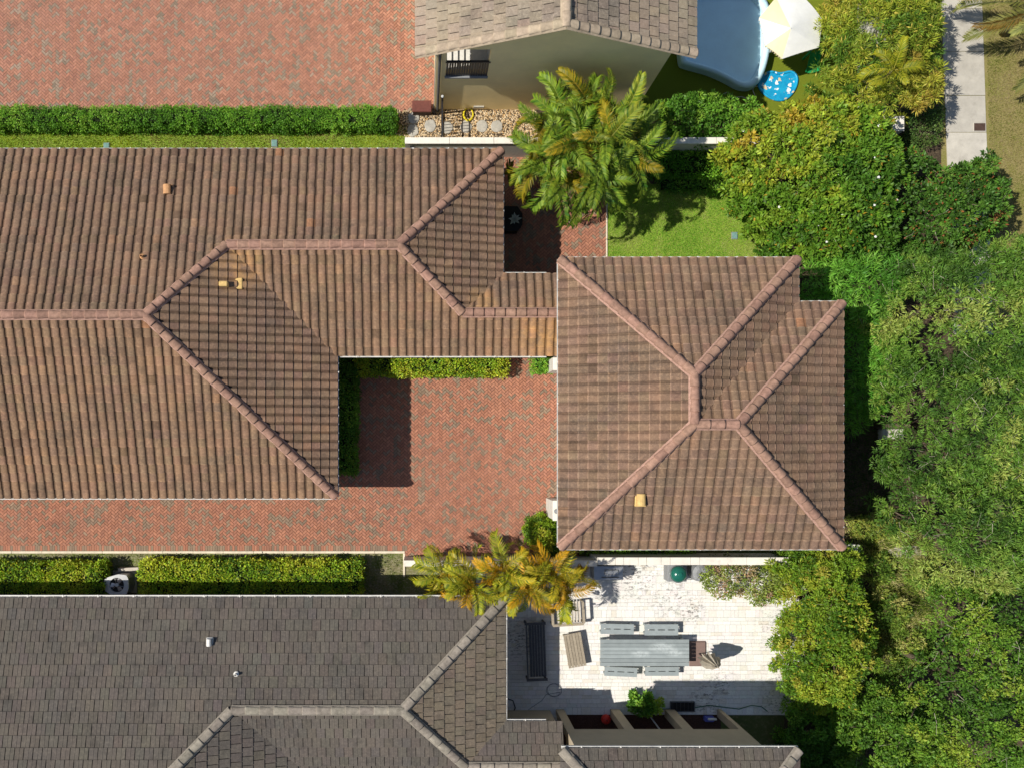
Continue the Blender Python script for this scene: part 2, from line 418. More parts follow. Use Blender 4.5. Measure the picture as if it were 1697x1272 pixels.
def tree(name, label, cat, poly, ztop, zedge, cr, nl, L, asp, pal, seed, group=None, under=.5, skirt=.5, twigs=0, tip=None,
         droop=0., flat=.85, space=1.12, rough=.35, r0=.09, gaps=0., ntrunk=1, flowers=0, bias=(0, 0)):
    r = np.random.default_rng(seed)
    wp = [tuple(P(x, y, ztop * .85)[:2]) for x, y in poly]
    a = np.array(wp); area = abs(sum(a[i, 0] * a[(i + 1) % len(a), 1] - a[(i + 1) % len(a), 0] * a[i, 1] for i in range(len(a)))) / 2
    q = sample(wp, int(area / (cr * cr * .75)) + 5, r, cr * space)
    if gaps: q = q[waves(q, 2.6, r) > -gaps]
    d = edge_dist(wp, q); dm = max(.5, np.percentile(d, 90))
    z = zedge + (ztop - zedge) * np.clip(d / dm, 0, 1) ** .5 + (waves(q, 2.2, r) + .5 * waves(q, 6, r)) * rough + r.normal(size=len(q)) * cr * .7
    C = [np.c_[q, z]]
    nu = int(len(q) * under)
    if nu:
        i = r.integers(0, len(q), nu); C.append(np.c_[q[i] + r.normal(size=(nu, 2)) * cr * .5, np.maximum(.25, z[i] - cr * r.uniform(1., 3.2, nu))])
    e = np.where(d < cr * 1.4)[0]
    if skirt and len(e):
        ns = int(len(e) * skirt * max(1, zedge / cr * .7)); i = r.choice(e, ns)
        C.append(np.c_[q[i] * 1. + r.normal(size=(ns, 2)) * cr * .25, np.maximum(.15, z[i] * r.uniform(.1, .95, ns))])
    C = np.concatenate(C); cc = pick_cols(pal, len(C), r, C[:, :2], bias=bias)
    V, K = clump_leaves(C, cr * r.uniform(.6, 1.2, len(C)), nl, L, asp, cc, r, tip, droop, flat)
    base = (a.mean(0)[0], a.mean(0)[1], 0)
    t = thing(name, base, label, cat, group)
    tp = [tuple(C[i]) for i in r.integers(0, len(q), 26)]
    limbs(base, tp, r0, r).build('trunk', 'bark', t, True)
    o = link('crown', np_mesh('crown', V, 4, K), 'leaf', t)
    if twigs:
        b = MB(); i = r.integers(0, len(q), twigs)
        for j in i:
            p = Vector(C[j]) + Vector((0, 0, cr * .55)); an = r.uniform(0, 6.28); ll = r.uniform(.25, .7)
            dv = Vector((math.cos(an) * ll, math.sin(an) * ll, r.uniform(-.05, .15)))
            b.tube([p - dv * .5, p + Vector((r.normal() * .04, r.normal() * .04, .03)), p + dv * .5 + Vector((r.normal() * .08, r.normal() * .08, -.02))], .008, 3, .003)
        tw = b.build('bare_twigs', 'twig', t); tw['kind'] = 'stuff'
    if flowers:
        b = MB()
        for j in r.integers(0, len(q), flowers):
            p = C[j]; b.lathe(p[0] + r.normal() * cr * .4, p[1] + r.normal() * cr * .4, [(.012, p[2] + cr * .5), (.055, p[2] + cr * .5 + .03), (.02, p[2] + cr * .5 + .04)], 6)
        fl = b.build('white_flowers', 'canvas_white', t); fl['kind'] = 'stuff'
    return t

def hedge(name, label, cat, x0, y0, x1, y1, h, L, asp, pal, seed, group=None, dens=75, cr=.11, nl=13, bump=.05, round_=.12, tip=None):
    """clipped hedge: pixel rectangle of its TOP at height h"""
    r = np.random.default_rng(seed)
    a = P(x0, y1, h); b = P(x1, y0, h); X0, Y0, X1, Y1 = a.x, a.y, b.x, b.y
    lx, ly = X1 - X0, Y1 - Y0
    ar = np.array([lx * ly * 1.4, lx * h, lx * h, ly * h, ly * h]); n = int(ar.sum() * dens)
    f = r.choice(5, n, p=ar / ar.sum()); u, v = r.random(n), r.random(n)
    C = np.zeros((n, 3))
    C[f == 0] = np.c_[X0 + u * lx, Y0 + v * ly, np.full(n, h)][f == 0]
    C[f == 1] = np.c_[X0 + u * lx, np.full(n, Y0), v * h][f == 1]; C[f == 2] = np.c_[X0 + u * lx, np.full(n, Y1), v * h][f == 2]
    C[f == 3] = np.c_[np.full(n, X0), Y0 + u * ly, v * h][f == 3]; C[f == 4] = np.c_[np.full(n, X1), Y0 + u * ly, v * h][f == 4]
    cen = np.array([(X0 + X1) / 2, (Y0 + Y1) / 2, h * .5])
    # round the long edges and corners a little, wobble the faces
    for ax, lo, hi in ((0, X0, X1), (1, Y0, Y1)):
        e = np.minimum(C[:, ax] - lo, hi - C[:, ax]); C[:, 2] -= round_ * np.clip(1 - e / .3, 0, 1) ** 2 * (C[:, 2] > h * .6)
    wv = waves(C[:, :2], 3.2, r) + .6 * waves(C[:, :2], 9., r)
    C[:, 2] += wv * bump * 1.2 * (C[:, 2] > h * .5); C[:, :2] += (r.normal(size=(n, 2)) * .03) + np.sign(C[:, :2] - cen[:2]) * (wv * bump)[:, None] * (f > 0)[:, None]
    C[:, 2] = np.maximum(C[:, 2], .08)
    cc = pick_cols(pal, n, r, C[:, :2], 1.75)
    V, K = clump_leaves(C, cr, nl, L, asp, cc, r, tip, 0., .8)
    t = thing(name, (cen[0], cen[1], 0), label, cat, group)
    link('foliage', np_mesh('foliage', V, 4, K), 'leaf', t)
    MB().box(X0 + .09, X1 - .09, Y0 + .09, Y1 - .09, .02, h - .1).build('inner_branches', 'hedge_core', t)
    return t

def blades(name, label, cat, poly, dens, h, w, pal, seed, z=0.0, lean=.5, patchy=0.):
    r = np.random.default_rng(seed); a = np.array(poly)
    area = abs(sum(a[i, 0] * a[(i + 1) % len(a), 1] - a[(i + 1) % len(a), 0] * a[i, 1] for i in range(len(a)))) / 2
    q = sample(poly, int(area * dens), r); n = len(q)
    wv = waves(q, 1.7, r) + .7 * waves(q, 5., r) + .5 * waves(q, 13., r)
    if patchy: 
        k = wv + r.normal(size=n) * .25 > patchy; q = q[k]; wv = wv[k]; n = len(q)
    pal = np.array(pal); s = np.clip((wv * .9 + r.normal(size=n) * .28 + .5), 0, .999)
    col = pal[(s * len(pal)).astype(int), :3] * r.uniform(.75, 1.25, (n, 1))
    an = r.uniform(0, 6.28, n); ln = h * r.uniform(.5, 1.4, n); le = r.uniform(.2, 1., n) * lean
    b = np.c_[q, np.full(n, z)]; sd = np.c_[np.cos(an), np.sin(an), np.zeros(n)] * (w * .5)
    la = an + r.uniform(.6, 2.5, n); tp = b + np.c_[np.cos(la) * le * ln * 1.2, np.sin(la) * le * ln * 1.2, ln * (1 - .4 * le)]
    V = np.stack([b - sd, b + sd, tp], 1).reshape(-1, 3)
    o = link(name, np_mesh(name, V, 3, np.repeat(col, 3, 0)), 'grass_blade')
    return tagp(o, label, cat, kind='stuff')

# ------------------------------------------------------------------ ground, paving, lawns
MB().sheet([(-300, -300), (300, -300), (300, 300), (-300, 300)], -.03).build('ground', 'wide_ground')
struct(bpy.data.objects['ground'])
def ground_sheet(name, poly, z, mat):
    return struct(MB().sheet([tuple(P(x, y, 0)[:2]) for x, y in poly], z).build(name, mat))
def pw(poly, z=0): return [tuple(P(x, y, z)[:2]) for x, y in poly]
ground_sheet('planting_soil', [(800, 150), (1580, 150), (1580, 930), (1760, 930), (1760, 1300), (1300, 1300), (1300, 905), (800, 905)], -.012, 'soil')
ground_sheet('side_strip_soil', [(-80, 905), (930, 905), (930, 1000), (-80, 1000)], -.008, 'thin_grass')
ground_sheet('grass_strip', [(-80, 205), (690, 205), (690, 275), (-80, 275)], .0, 'lawn_soil')
ground_sheet('lawn', [(1004, 305), (1290, 305), (1300, 470), (1004, 470)], .0, 'lawn_soil')
ground_sheet('verge', [(1560, -60), (1860, -60), (1860, 520), (1560, 520)], -.006, 'dry_grass')
ground_sheet('play_turf', [(1040, -80), (1440, -80), (1440, 200), (1040, 200)], .004, 'turf')

def herringbone(name, label, polys, seed, pal, z=.03, lift=0.):
    r = np.random.default_rng(seed); w = .1; a = math.radians(45); cs, sn = math.cos(a), math.sin(a)
    allp = np.concatenate([np.array(p) for p in polys]); lo, hi = allp.min(0) - 1, allp.max(0) + 1
    cor = np.array([[lo[0], lo[1]], [hi[0], lo[1]], [lo[0], hi[1]], [hi[0], hi[1]]])
    rc = np.c_[cor[:, 0] * cs + cor[:, 1] * sn, -cor[:, 0] * sn + cor[:, 1] * cs] / w
    i0, j0 = np.floor(rc.min(0)).astype(int); i1, j1 = np.ceil(rc.max(0)).astype(int)
    I, J = np.meshgrid(np.arange(i0, i1), np.arange(j0, j1), indexing='ij'); I = I.ravel(); J = J.ravel(); m = (I - J) % 4
    hz, vt = m == 0, m == 3
    cx = np.r_[I[hz] + 1., I[vt] + .5] * w; cy = np.r_[J[hz] + .5, J[vt] + 1.] * w
    hx = np.r_[np.full(hz.sum(), w), np.full(vt.sum(), w * .5)] - .006; hy = np.r_[np.full(hz.sum(), w * .5), np.full(vt.sum(), w)] - .006
    X = cx * cs - cy * sn; Y = cx * sn + cy * cs; q = np.c_[X, Y]
    k = np.zeros(len(q), bool)
    for p in polys: k |= inside(p, q)
    q, cx, cy, hx, hy = q[k], cx[k], cy[k], hx[k], hy[k]; n = len(q)
    def rot(px, py): return np.c_[px * cs - py * sn, px * sn + py * cs]
    zt = z + r.normal(size=n) * .0016; tx = r.normal(size=n) * .012; ty = r.normal(size=n) * .012
    top = []; bot = []
    for sx, sy in ((-1, -1), (1, -1), (1, 1), (-1, 1)):
        xy = rot(cx + sx * hx, cy + sy * hy); top.append(np.c_[xy, zt + sx * hx * tx + sy * hy * ty]); bot.append(np.c_[xy, np.full(n, z - .03)])
    Fc = [np.stack(top, 1)]
    for i in range(4): Fc.append(np.stack([bot[i], bot[(i + 1) % 4], top[(i + 1) % 4], top[i]], 1))
    V = np.stack(Fc, 1).reshape(-1, 3)
    s = .8 * waves(q, 5.5, r) + waves(q, 13., r) + r.normal(size=n) * .46
    pal = np.array(pal); red = s < .40
    nr = pal[:3]; ng = pal[3:]
    col = np.where(red[:, None], nr[r.integers(0, len(nr), n)], ng[r.integers(0, len(ng), n)]) * r.uniform(.86, 1.14, (n, 1))
    o = link(name, np_mesh(name, V, 4, np.repeat(col, 20, 0)), 'paver_red'); o['kind'] = 'stuff'
    tagp(o, label, 'paving'); return o
RED = [(.39, .175, .112), (.415, .19, .122), (.37, .17, .115), (.275, .20, .14), (.245, .18, .13), (.31, .215, .15)]
PINK = [(.41, .195, .13), (.44, .215, .145), (.38, .185, .13), (.30, .235, .17), (.265, .21, .155), (.33, .25, .185)]
court = pw([(552, 560), (960, 560), (960, 928), (672, 928), (672, 908), (-80, 908), (-80, 790), (552, 790)])
entry = pw([(790, 246), (1005, 246), (1005, 470), (790, 470)])
north = pw([(-80, -80), (719, -80), (719, 187), (640, 182), (-80, 186)])
for nm, p in (('courtyard_bed', court), ('entry_bed', entry), ('north_drive_bed', north)):
    struct(MB().sheet(p, .004).build(nm, 'joint_sand'))
herringbone('courtyard_brick_paving', 'red and grey herringbone brick paving of the walled courtyard and lower driveway', [court], 11, RED)
herringbone('entry_brick_paving', 'herringbone brick paving of the small entry yard beside the lawn', [entry], 12, RED)
herringbone('north_drive_brick_paving', 'pinkish herringbone brick driveway at the top left above the long hedge', [north], 13, PINK)
# soldier course and kerb along the lower driveway
so = MB(); r_ = np.random.default_rng(3)
yk0, yk1 = PY(912), PY(903) 
x = PX(-80)
while x < PX(672):
    cc = RED[r_.integers(0, 6)]; f = r_.uniform(.85, 1.15)
    so.box(x + .005, x + .095, yk0 + .005, yk1 + .0, .0, .040 + r_.normal() * .0012, tint=tuple(v * f for v in cc)); x += .1
o = so.build('soldier_course', 'paver_red'); tagp(o, 'row of upright bricks edging the lower driveway', 'brick edging', kind='stuff')
kb = thing('driveway_kerb', (0, PY(914), 0), 'thin cream concrete kerb along the lower edge of the courtyard driveway', 'kerb')
xs = np.linspace(PX(-80), PX(671), 16)
for i in range(15):
    MB().box(xs[i] + .004, xs[i + 1] - .004, PY(916), PY(912) - .002, -.05, .055 + r_.normal() * .003, bev=.01).build('kerb_stone', 'kerb', kb)
MB().box(PX(668), PX(671.5), PY(955), PY(916) - .004, -.05, .05, bev=.01).build('kerb_stone', 'kerb', kb)
eb = thing('lawn_edging', (PX(1005), PY(370), 0), 'pale concrete edging strip between entry brickwork and green lawn', 'edging')
for i in range(5):
    a, b = PY(318 + i * 26), PY(344 + i * 26)
    MB().box(PX(1004), PX(1006.5), b + .004, a - .004, -.05, .05, bev=.008).build('edging_stone', 'kerb', eb)

# white patio
patio = pw([(790, 934), (1318, 934), (1318, 1184), (790, 1184)])
struct(MB().sheet(patio, .004).build('patio_bed', 'joint_white'))
pv = []; pc = []; rr = np.random.default_rng(5)
X0, X1 = PX(792), PX(1318); y = PY(1183); Y1 = PY(935)
while y < Y1:
    hgt = (.15, .15, .3, .2)[rr.integers(0, 4)]; y2 = min(y + hgt, Y1); x = X0 - rr.uniform(0, .2)
    while x < X1:
        ln = (.15, .2, .3, .3, .4)[rr.integers(0, 5)]; g_ = .0035; x2 = x + ln; zt = .032 + rr.normal() * .0025
        zz = zt + rr.normal(size=4) * .0015
        t = [(x + g_, y + g_, zz[0]), (x2 - g_, y + g_, zz[1]), (x2 - g_, y2 - g_, zz[2]), (x + g_, y2 - g_, zz[3])]
        b = [(p[0], p[1], .002) for p in t]
        pv.append(t)
        for i in range(4): pv.append([b[i], b[(i + 1) % 4], t[(i + 1) % 4], t[i]])
        base = np.array((.81, .795, .765)) * rr.uniform(.92, 1.05) * (1 + rr.normal(size=3) * .012)
        if rr.random() < .12: base = base * (.93, .9, .85)
        pc += [base] * 20; x = x2
    y = y2
o = link('patio_paving', np_mesh('patio_paving', np.array(pv).reshape(-1, 3), 4, np.clip(np.array(pc), 0, .86)), 'paver_white')
tagp(o, 'white tumbled stone paving of the patio with dark mildew flecks', 'paving', kind='stuff')

# sidewalk
sw = thing('sidewalk', (PX(1600), PY(200), 0), 'pale concrete sidewalk slabs beside the dry grass verge at the top right', 'sidewalk')
jy = [-120, -52, 15, 86, 159, 220, 287, 354, 421, 488, 555]
for i in range(len(jy) - 1):
    def ex(y): return 1562 + (y - 70) * .037, 1629 + (y - 70) * .033
    (a0, b0), (a1, b1) = ex(jy[i]), ex(jy[i + 1]); e = .45
    o = MB().prism(pw([(a0, jy[i] + e), (b0, jy[i] + e), (b1, jy[i + 1] - e), (a1, jy[i + 1] - e)]), -.08, .03 + r_.normal() * .004).build('slab', 'concrete', sw)
    f = r_.uniform(.9, 1.08); o.color = (f, f, f, 1)
# ------------------------------------------------------------------ roofs
TILE_W, TILE_E = .317, .332
def barrel_template(w, e, tk=.036, bh=.066, ov=.055, edge=1.2, pan=.66):
    pr = [(.0, .004), (.10, .0), (.19, .006)]
    for i in range(1, 8):
        t = math.pi * (1 - i / 8); pr.append((.60 + .405 * math.cos(t), bh * math.sin(t) ** .75))
    pr.append((1.0, .006))
    n = len(pr); V = []; T = []
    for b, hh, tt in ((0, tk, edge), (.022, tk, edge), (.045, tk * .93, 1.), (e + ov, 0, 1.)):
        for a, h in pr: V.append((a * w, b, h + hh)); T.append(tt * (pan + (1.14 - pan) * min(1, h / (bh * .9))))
    for a, h in pr: V.append((a * w, .0, h - .004)); T.append(1.0)
    Fs = [(k * n + i, k * n + i + 1, k * n + n + i + 1, k * n + n + i) for k in range(3) for i in range(n - 1)] + [(4 * n + i, 4 * n + i + 1, i + 1, i) for i in range(n - 1)]
    return np.array(V), Fs, np.array(T)
def flat_template(w, e, tk=.032, ov=.06):
    pr = [(.026, -.006), (.042, .006), (.455, .006), (.49, .017), (.525, .006), (.958, .006), (.974, -.006)]
    n = len(pr); V = []; T = []
    for b, hh in ((0, tk), (e + ov, 0)):
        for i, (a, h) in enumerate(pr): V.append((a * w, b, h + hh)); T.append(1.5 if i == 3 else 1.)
    for a, h in pr: V.append((a * w, 0, h - .01)); T.append(1.)
    Fs = [(i, i + 1, n + i + 1, n + i) for i in range(n - 1)] + [(2 * n + i, 2 * n + i + 1, i + 1, i) for i in range(n - 1)]
    return np.array(V), Fs, np.array(T)

def clip_poly(pts, a, b):
    """keep the part of a polygon (tuples with a, b first) left of the line a->b"""
    out = []; n = len(pts)
    def sd(p): return (b[0] - a[0]) * (p[1] - a[1]) - (b[1] - a[1]) * (p[0] - a[0])
    for i in range(n):
        p, q = pts[i], pts[(i + 1) % n]; sp, sq = sd(p), sd(q)
        if sp >= 0: out.append(p)
        if (sp >= 0) != (sq >= 0):
            t = sp / (sp - sq); out.append(tuple(p[k] + (q[k] - p[k]) * t for k in range(len(p))))
    return out

class Roof:
    def __init__(s, house, style, mat, cap_mat, mortar, ncap=.40, bounds=(-20.6, -14.6, 30, 21), tintf=None, hero=300, low=None):
        s.house = house; s.mat = mat; s.cap_mat = cap_mat; s.mortar = mortar; s.ncap = ncap; s.bounds = bounds; s.hero = hero
        s.w, s.e = (TILE_W, TILE_E) if style == 'barrel' else (.325, .405)
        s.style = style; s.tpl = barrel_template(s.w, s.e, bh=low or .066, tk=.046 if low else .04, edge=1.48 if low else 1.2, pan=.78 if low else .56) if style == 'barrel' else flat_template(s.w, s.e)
        s.deck = MB(); s.full = []; s.pv = []; s.pf = []; s.pt = []; s.lines = []; s.r = np.random.default_rng(hash(mat) % 1000 if False else len(mat) * 13 + len(house.get('label', '')))
        s.planes = []; s.tintf = tintf
    def tilecol(s):
        r = s.r; f = r.uniform(.9, 1.1) if s.style == 'barrel' else r.uniform(.93, 1.07); c = np.array([f, f, f]) * (1 + r.normal(size=3) * .018)
        if s.style == 'barrel':
            q = r.random()
            if q < .003: c = np.array([1.4, 1.12, .92])
            elif q < .02: c *= .72
            elif q < .05: c *= (1.18, 1.12, 1.05)
        return c
    def plane(s, E, v, ze, p, polys, phase=0., tint=(1, 1, 1)):
        """E: plan point on the eave, v: plan unit vector up the slope, polys: convex plan polygons"""
        v = np.array(v, float); u = np.array([v[1], -v[0]]); E = np.array(E, float)   # u x v = +z
        cs = 1 / math.sqrt(1 + p * p); sn = p * cs
        S = np.array([v[0] * cs, v[1] * cs, sn]); nn = np.array([-v[0] * sn, -v[1] * sn, cs]); U = np.array([u[0], u[1], 0]); O = np.array([E[0], E[1], ze])
        def loc(pt): d = np.array(pt[:2]) - E; return (float(d @ u), float(d @ v) / cs)
        s.planes.append((E, v, ze, p))
        lp = []
        for poly in polys:
            q = [loc(x) for x in poly]
            if sum(q[i][0] * q[(i + 1) % len(q)][1] - q[(i + 1) % len(q)][0] * q[i][1] for i in range(len(q))) < 0: q = q[::-1]
            lp.append(q)
            vs = [O + U * a + S * b - nn * .02 for a, b in q]
            s.deck.add(vs, [tuple(range(len(vs)))])
        w, e = s.w, s.e; TV, TF, TT = s.tpl
        amin = min(a for q in lp for a, b in q); amax = max(a for q in lp for a, b in q); bmax = max(b for q in lp for a, b in q)
        for j in range(-1 if False else 0, int(bmax / e) + 2):
            off = phase + (.5 * w if (s.style != 'barrel' and j % 2) else 0) + s.r.normal() * .004
            b0 = j * e - .045
            for i in range(int(math.floor((amin - off) / w)) - 1, int(math.ceil((amax - off) / w)) + 1):
                a0 = i * w + off
                ctr = O + U * (a0 + w / 2) + S * (b0 + e / 2)
                if not (s.bounds[0] < ctr[0] < s.bounds[2] and s.bounds[1] < ctr[1] < s.bounds[3]): continue
                cor = [(a0 + .01, max(b0, 0) + .01), (a0 + w - .01, max(b0, 0) + .01), (a0 + w - .01, b0 + e), (a0 + .01, b0 + e)]
                ins = [any(all((q[(k + 1) % len(q)][0] - q[k][0]) * (c[1] - q[k][1]) - (q[(k + 1) % len(q)][1] - q[k][1]) * (c[0] - q[k][0]) >= -1e-6 for k in range(len(q))) for q in lp) for c in cor]
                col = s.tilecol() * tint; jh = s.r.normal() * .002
                if all(ins):
                    y_ = s.r.normal() * .008; M = np.eye(4); M[:3, 0] = U + S * y_; M[:3, 1] = S - U * y_; M[:3, 2] = nn; M[:3, 3] = O + U * a0 + S * b0 + nn * jh
                    s.full.append((M, col)); continue
                for q in lp:
                    qq = [(x, y - .05) if y < 1e-6 else (x, y) for x, y in q]
                    mx = [c for c in cor]
                    if max(c[0] for c in cor) < min(x for x, y in qq) or min(c[0] for c in cor) > max(x for x, y in qq): continue
                    for f in TF:
                        pg = [(TV[k][0] + a0, TV[k][1] + b0, TV[k][2] + jh, TT[k]) for k in f]
                        for k in range(len(qq)):
                            pg = clip_poly(pg, qq[k], qq[(k + 1) % len(qq)])
                            if len(pg) < 3: break
                        if len(pg) >= 3:
                            base = len(s.pv)
                            for a, b, h, t in pg:
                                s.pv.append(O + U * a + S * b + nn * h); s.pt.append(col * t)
                            s.pf.append(tuple(range(base, base + len(pg))))
    def cap_line(s, lo, hi):
        s.lines.append((Vector(lo), Vector(hi)))
    def finish(s, name='roof'):
        roof = s.deck.build(name, 'underlay', s.house); s.roof = roof
        TV, TF, TT = s.tpl
        def dist(m):
            x, y, z = m[0][:3, 3]; px = NX + x * F / (H - z); py = NY - y * F / (H - z)
            return (0 if (5 < px < 1690 and 5 < py < 1265) else 1, (x * x + y * y) ** .5 / (H - z) - z * .05)
        s.full.sort(key=dist)
        me = bpy.data.meshes.new('tile'); me.from_pydata([tuple(v) for v in TV], [], TF)
        at = me.attributes.new('tint', 'FLOAT_COLOR', 'POINT'); at.data.foreach_set('color', np.c_[np.repeat(TT[:, None], 3, 1), np.ones(len(TT))].astype(np.float32).ravel())
        me.materials.append(MAT[s.mat]); me.update()
        for M, col in s.full[:s.hero]:
            o = bpy.data.objects.new('tile', me); COL.objects.link(o); o.parent = roof
            o.matrix_basis = Matrix(M.tolist()); o.color = (*col, 1)
        V = [np.array(s.pv).reshape(-1, 3)]; T = [np.array(s.pt).reshape(-1, 3)]; Fs = list(s.pf); base = len(s.pv)
        for M, col in s.full[s.hero:]:
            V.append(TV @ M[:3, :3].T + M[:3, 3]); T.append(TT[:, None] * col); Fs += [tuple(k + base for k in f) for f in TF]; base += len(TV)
        V = np.concatenate(V); T = np.concatenate(T)
        me2 = bpy.data.meshes.new('roof_tiles'); me2.from_pydata(V.tolist(), [], Fs)
        at = me2.attributes.new('tint', 'FLOAT_COLOR', 'POINT'); at.data.foreach_set('color', np.c_[T, np.ones(len(T))].astype(np.float32).ravel())
        me2.update(); o = link('roof_tiles', me2, s.mat, roof); o['kind'] = 'stuff'
        # ridge and hip caps on a mortar bed
        cl, rad = s.ncap + .06, .135; fz = .86 if s.style == 'barrel' else .5
        V = []; Fs = []; m = 9
        for bx, rd, zz in ((0, rad * 1.12, .028), (.035, rad * 1.12, .026), (cl, rad * .92, .0)):
            for i in range(m):
                t = math.pi * (i / (m - 1) * 1.12 - .06); V.append((bx, rd * math.cos(t), rd * fz * math.sin(t) + zz))
        for j in range(2):
            for i in range(m - 1): Fs.append((j * m + i, (j + 1) * m + i, (j + 1) * m + i + 1, j * m + i + 1))
        Fs.append(tuple(range(m)))
        cm = bpy.data.meshes.new('ridge_cap'); cm.from_pydata(V, [], Fs); cm.materials.append(MAT[s.cap_mat]); cm.update()
        cm.polygons.foreach_set('use_smooth', [True] * (len(Fs) - 1) + [False])
        for lo, hi in s.lines:
            d = (hi - lo); L = d.length; d.normalize(); side = Vector((0, 0, 1)).cross(d).normalized(); up = d.cross(side)
            nc = max(1, int(round(L / s.ncap))); st = L / nc
            b = MB(); wv = .185
            b.add([lo - side * wv, lo - side * wv * .55 + up * .085, lo + side * wv * .55 + up * .085, lo + side * wv,
                   hi - side * wv, hi - side * wv * .55 + up * .085, hi + side * wv * .55 + up * .085, hi + side * wv],
                  [(0, 1, 5, 4), (1, 2, 6, 5), (2, 3, 7, 6), (3, 2, 1, 0), (4, 5, 6, 7), (0, 4, 7, 3)])
            b.build('mortar_bed', s.mortar, roof)
            for i in range(nc):
                c = lo + d * (i * st) + up * (.045 + s.r.normal() * .003); yaw = s.r.normal() * .012
                if not (s.bounds[0] < c.x < s.bounds[2] and s.bounds[1] < c.y < s.bounds[3]): continue
                M = Matrix((( d.x, side.x, up.x, c.x), (d.y, side.y, up.y, c.y), (d.z, side.z, up.z, c.z), (0, 0, 0, 1))) @ Matrix.Rotation(yaw, 4, 'Z')
                o = bpy.data.objects.new('ridge_cap', cm); COL.objects.link(o); o.parent = roof; o.matrix_basis = M
                f = s.r.uniform(.85, 1.14); o.color = (f, f * s.r.uniform(.97, 1.03), f, 1)
        return roof
    def gutter(s, a, b, z, out, mat='gutter_white', wdt=.115):
        """U-section gutter from plan point a to b, out = outward plan unit vector"""
        a = Vector((a[0], a[1], z)); b = Vector((b[0], b[1], z)); o = Vector((out[0], out[1], 0)); up = Vector((0, 0, 1)); t = .012
        pr = [(0.012, 0.0), (0.012, -.11), (wdt, -.11), (wdt + .012, 0.012), (wdt - .012, .012), (wdt - .018, -.095), (.024, -.095), (.024, 0)]
        vs = [p + o * x + up * y for p in (a, b) for x, y in pr]; n = len(pr)
        g = MB().add(vs, [(i, (i + 1) % n, n + (i + 1) % n, n + i) for i in range(n)] + [tuple(range(n)), tuple(range(2 * n - 1, n - 1, -1))]).build('gutter', mat, s.roof)
        d = (b - a); L = d.length; d.normalize(); k = int(L / 1.25)
        for i in range(k):
            c = a + d * ((i + .5) * L / k)
            q = MB(); e = d * .02
            q.add([c - e + o * .0 + up * .018, c + e + o * .0 + up * .018, c + e + o * (wdt + .02) + up * .018, c - e + o * (wdt + .02) + up * .018,
                   c - e + up * .03, c + e + up * .03, c + e + o * (wdt + .02) + up * .03, c - e + o * (wdt + .02) + up * .03],
                  [(3, 2, 1, 0), (4, 5, 6, 7), (0, 1, 5, 4), (1, 2, 6, 5), (2, 3, 7, 6), (3, 0, 4, 7)])
            q.build('gutter_bracket', 'ceramic', s.roof)
        return g
    def z_at(s, px, py, k):
        """roof point seen at a photo pixel on plane k"""
        E, v, ze, p = s.planes[k]; z = ze
        for _ in range(12):
            q = P(px, py, z); z = ze + p * float((np.array(q[:2]) - E) @ v)
        return P(px, py, z)

def walls(house, poly, z1, mat, name='wall', inset=None):
    return MB().prism(poly, -.02, z1).build(name, mat, house)

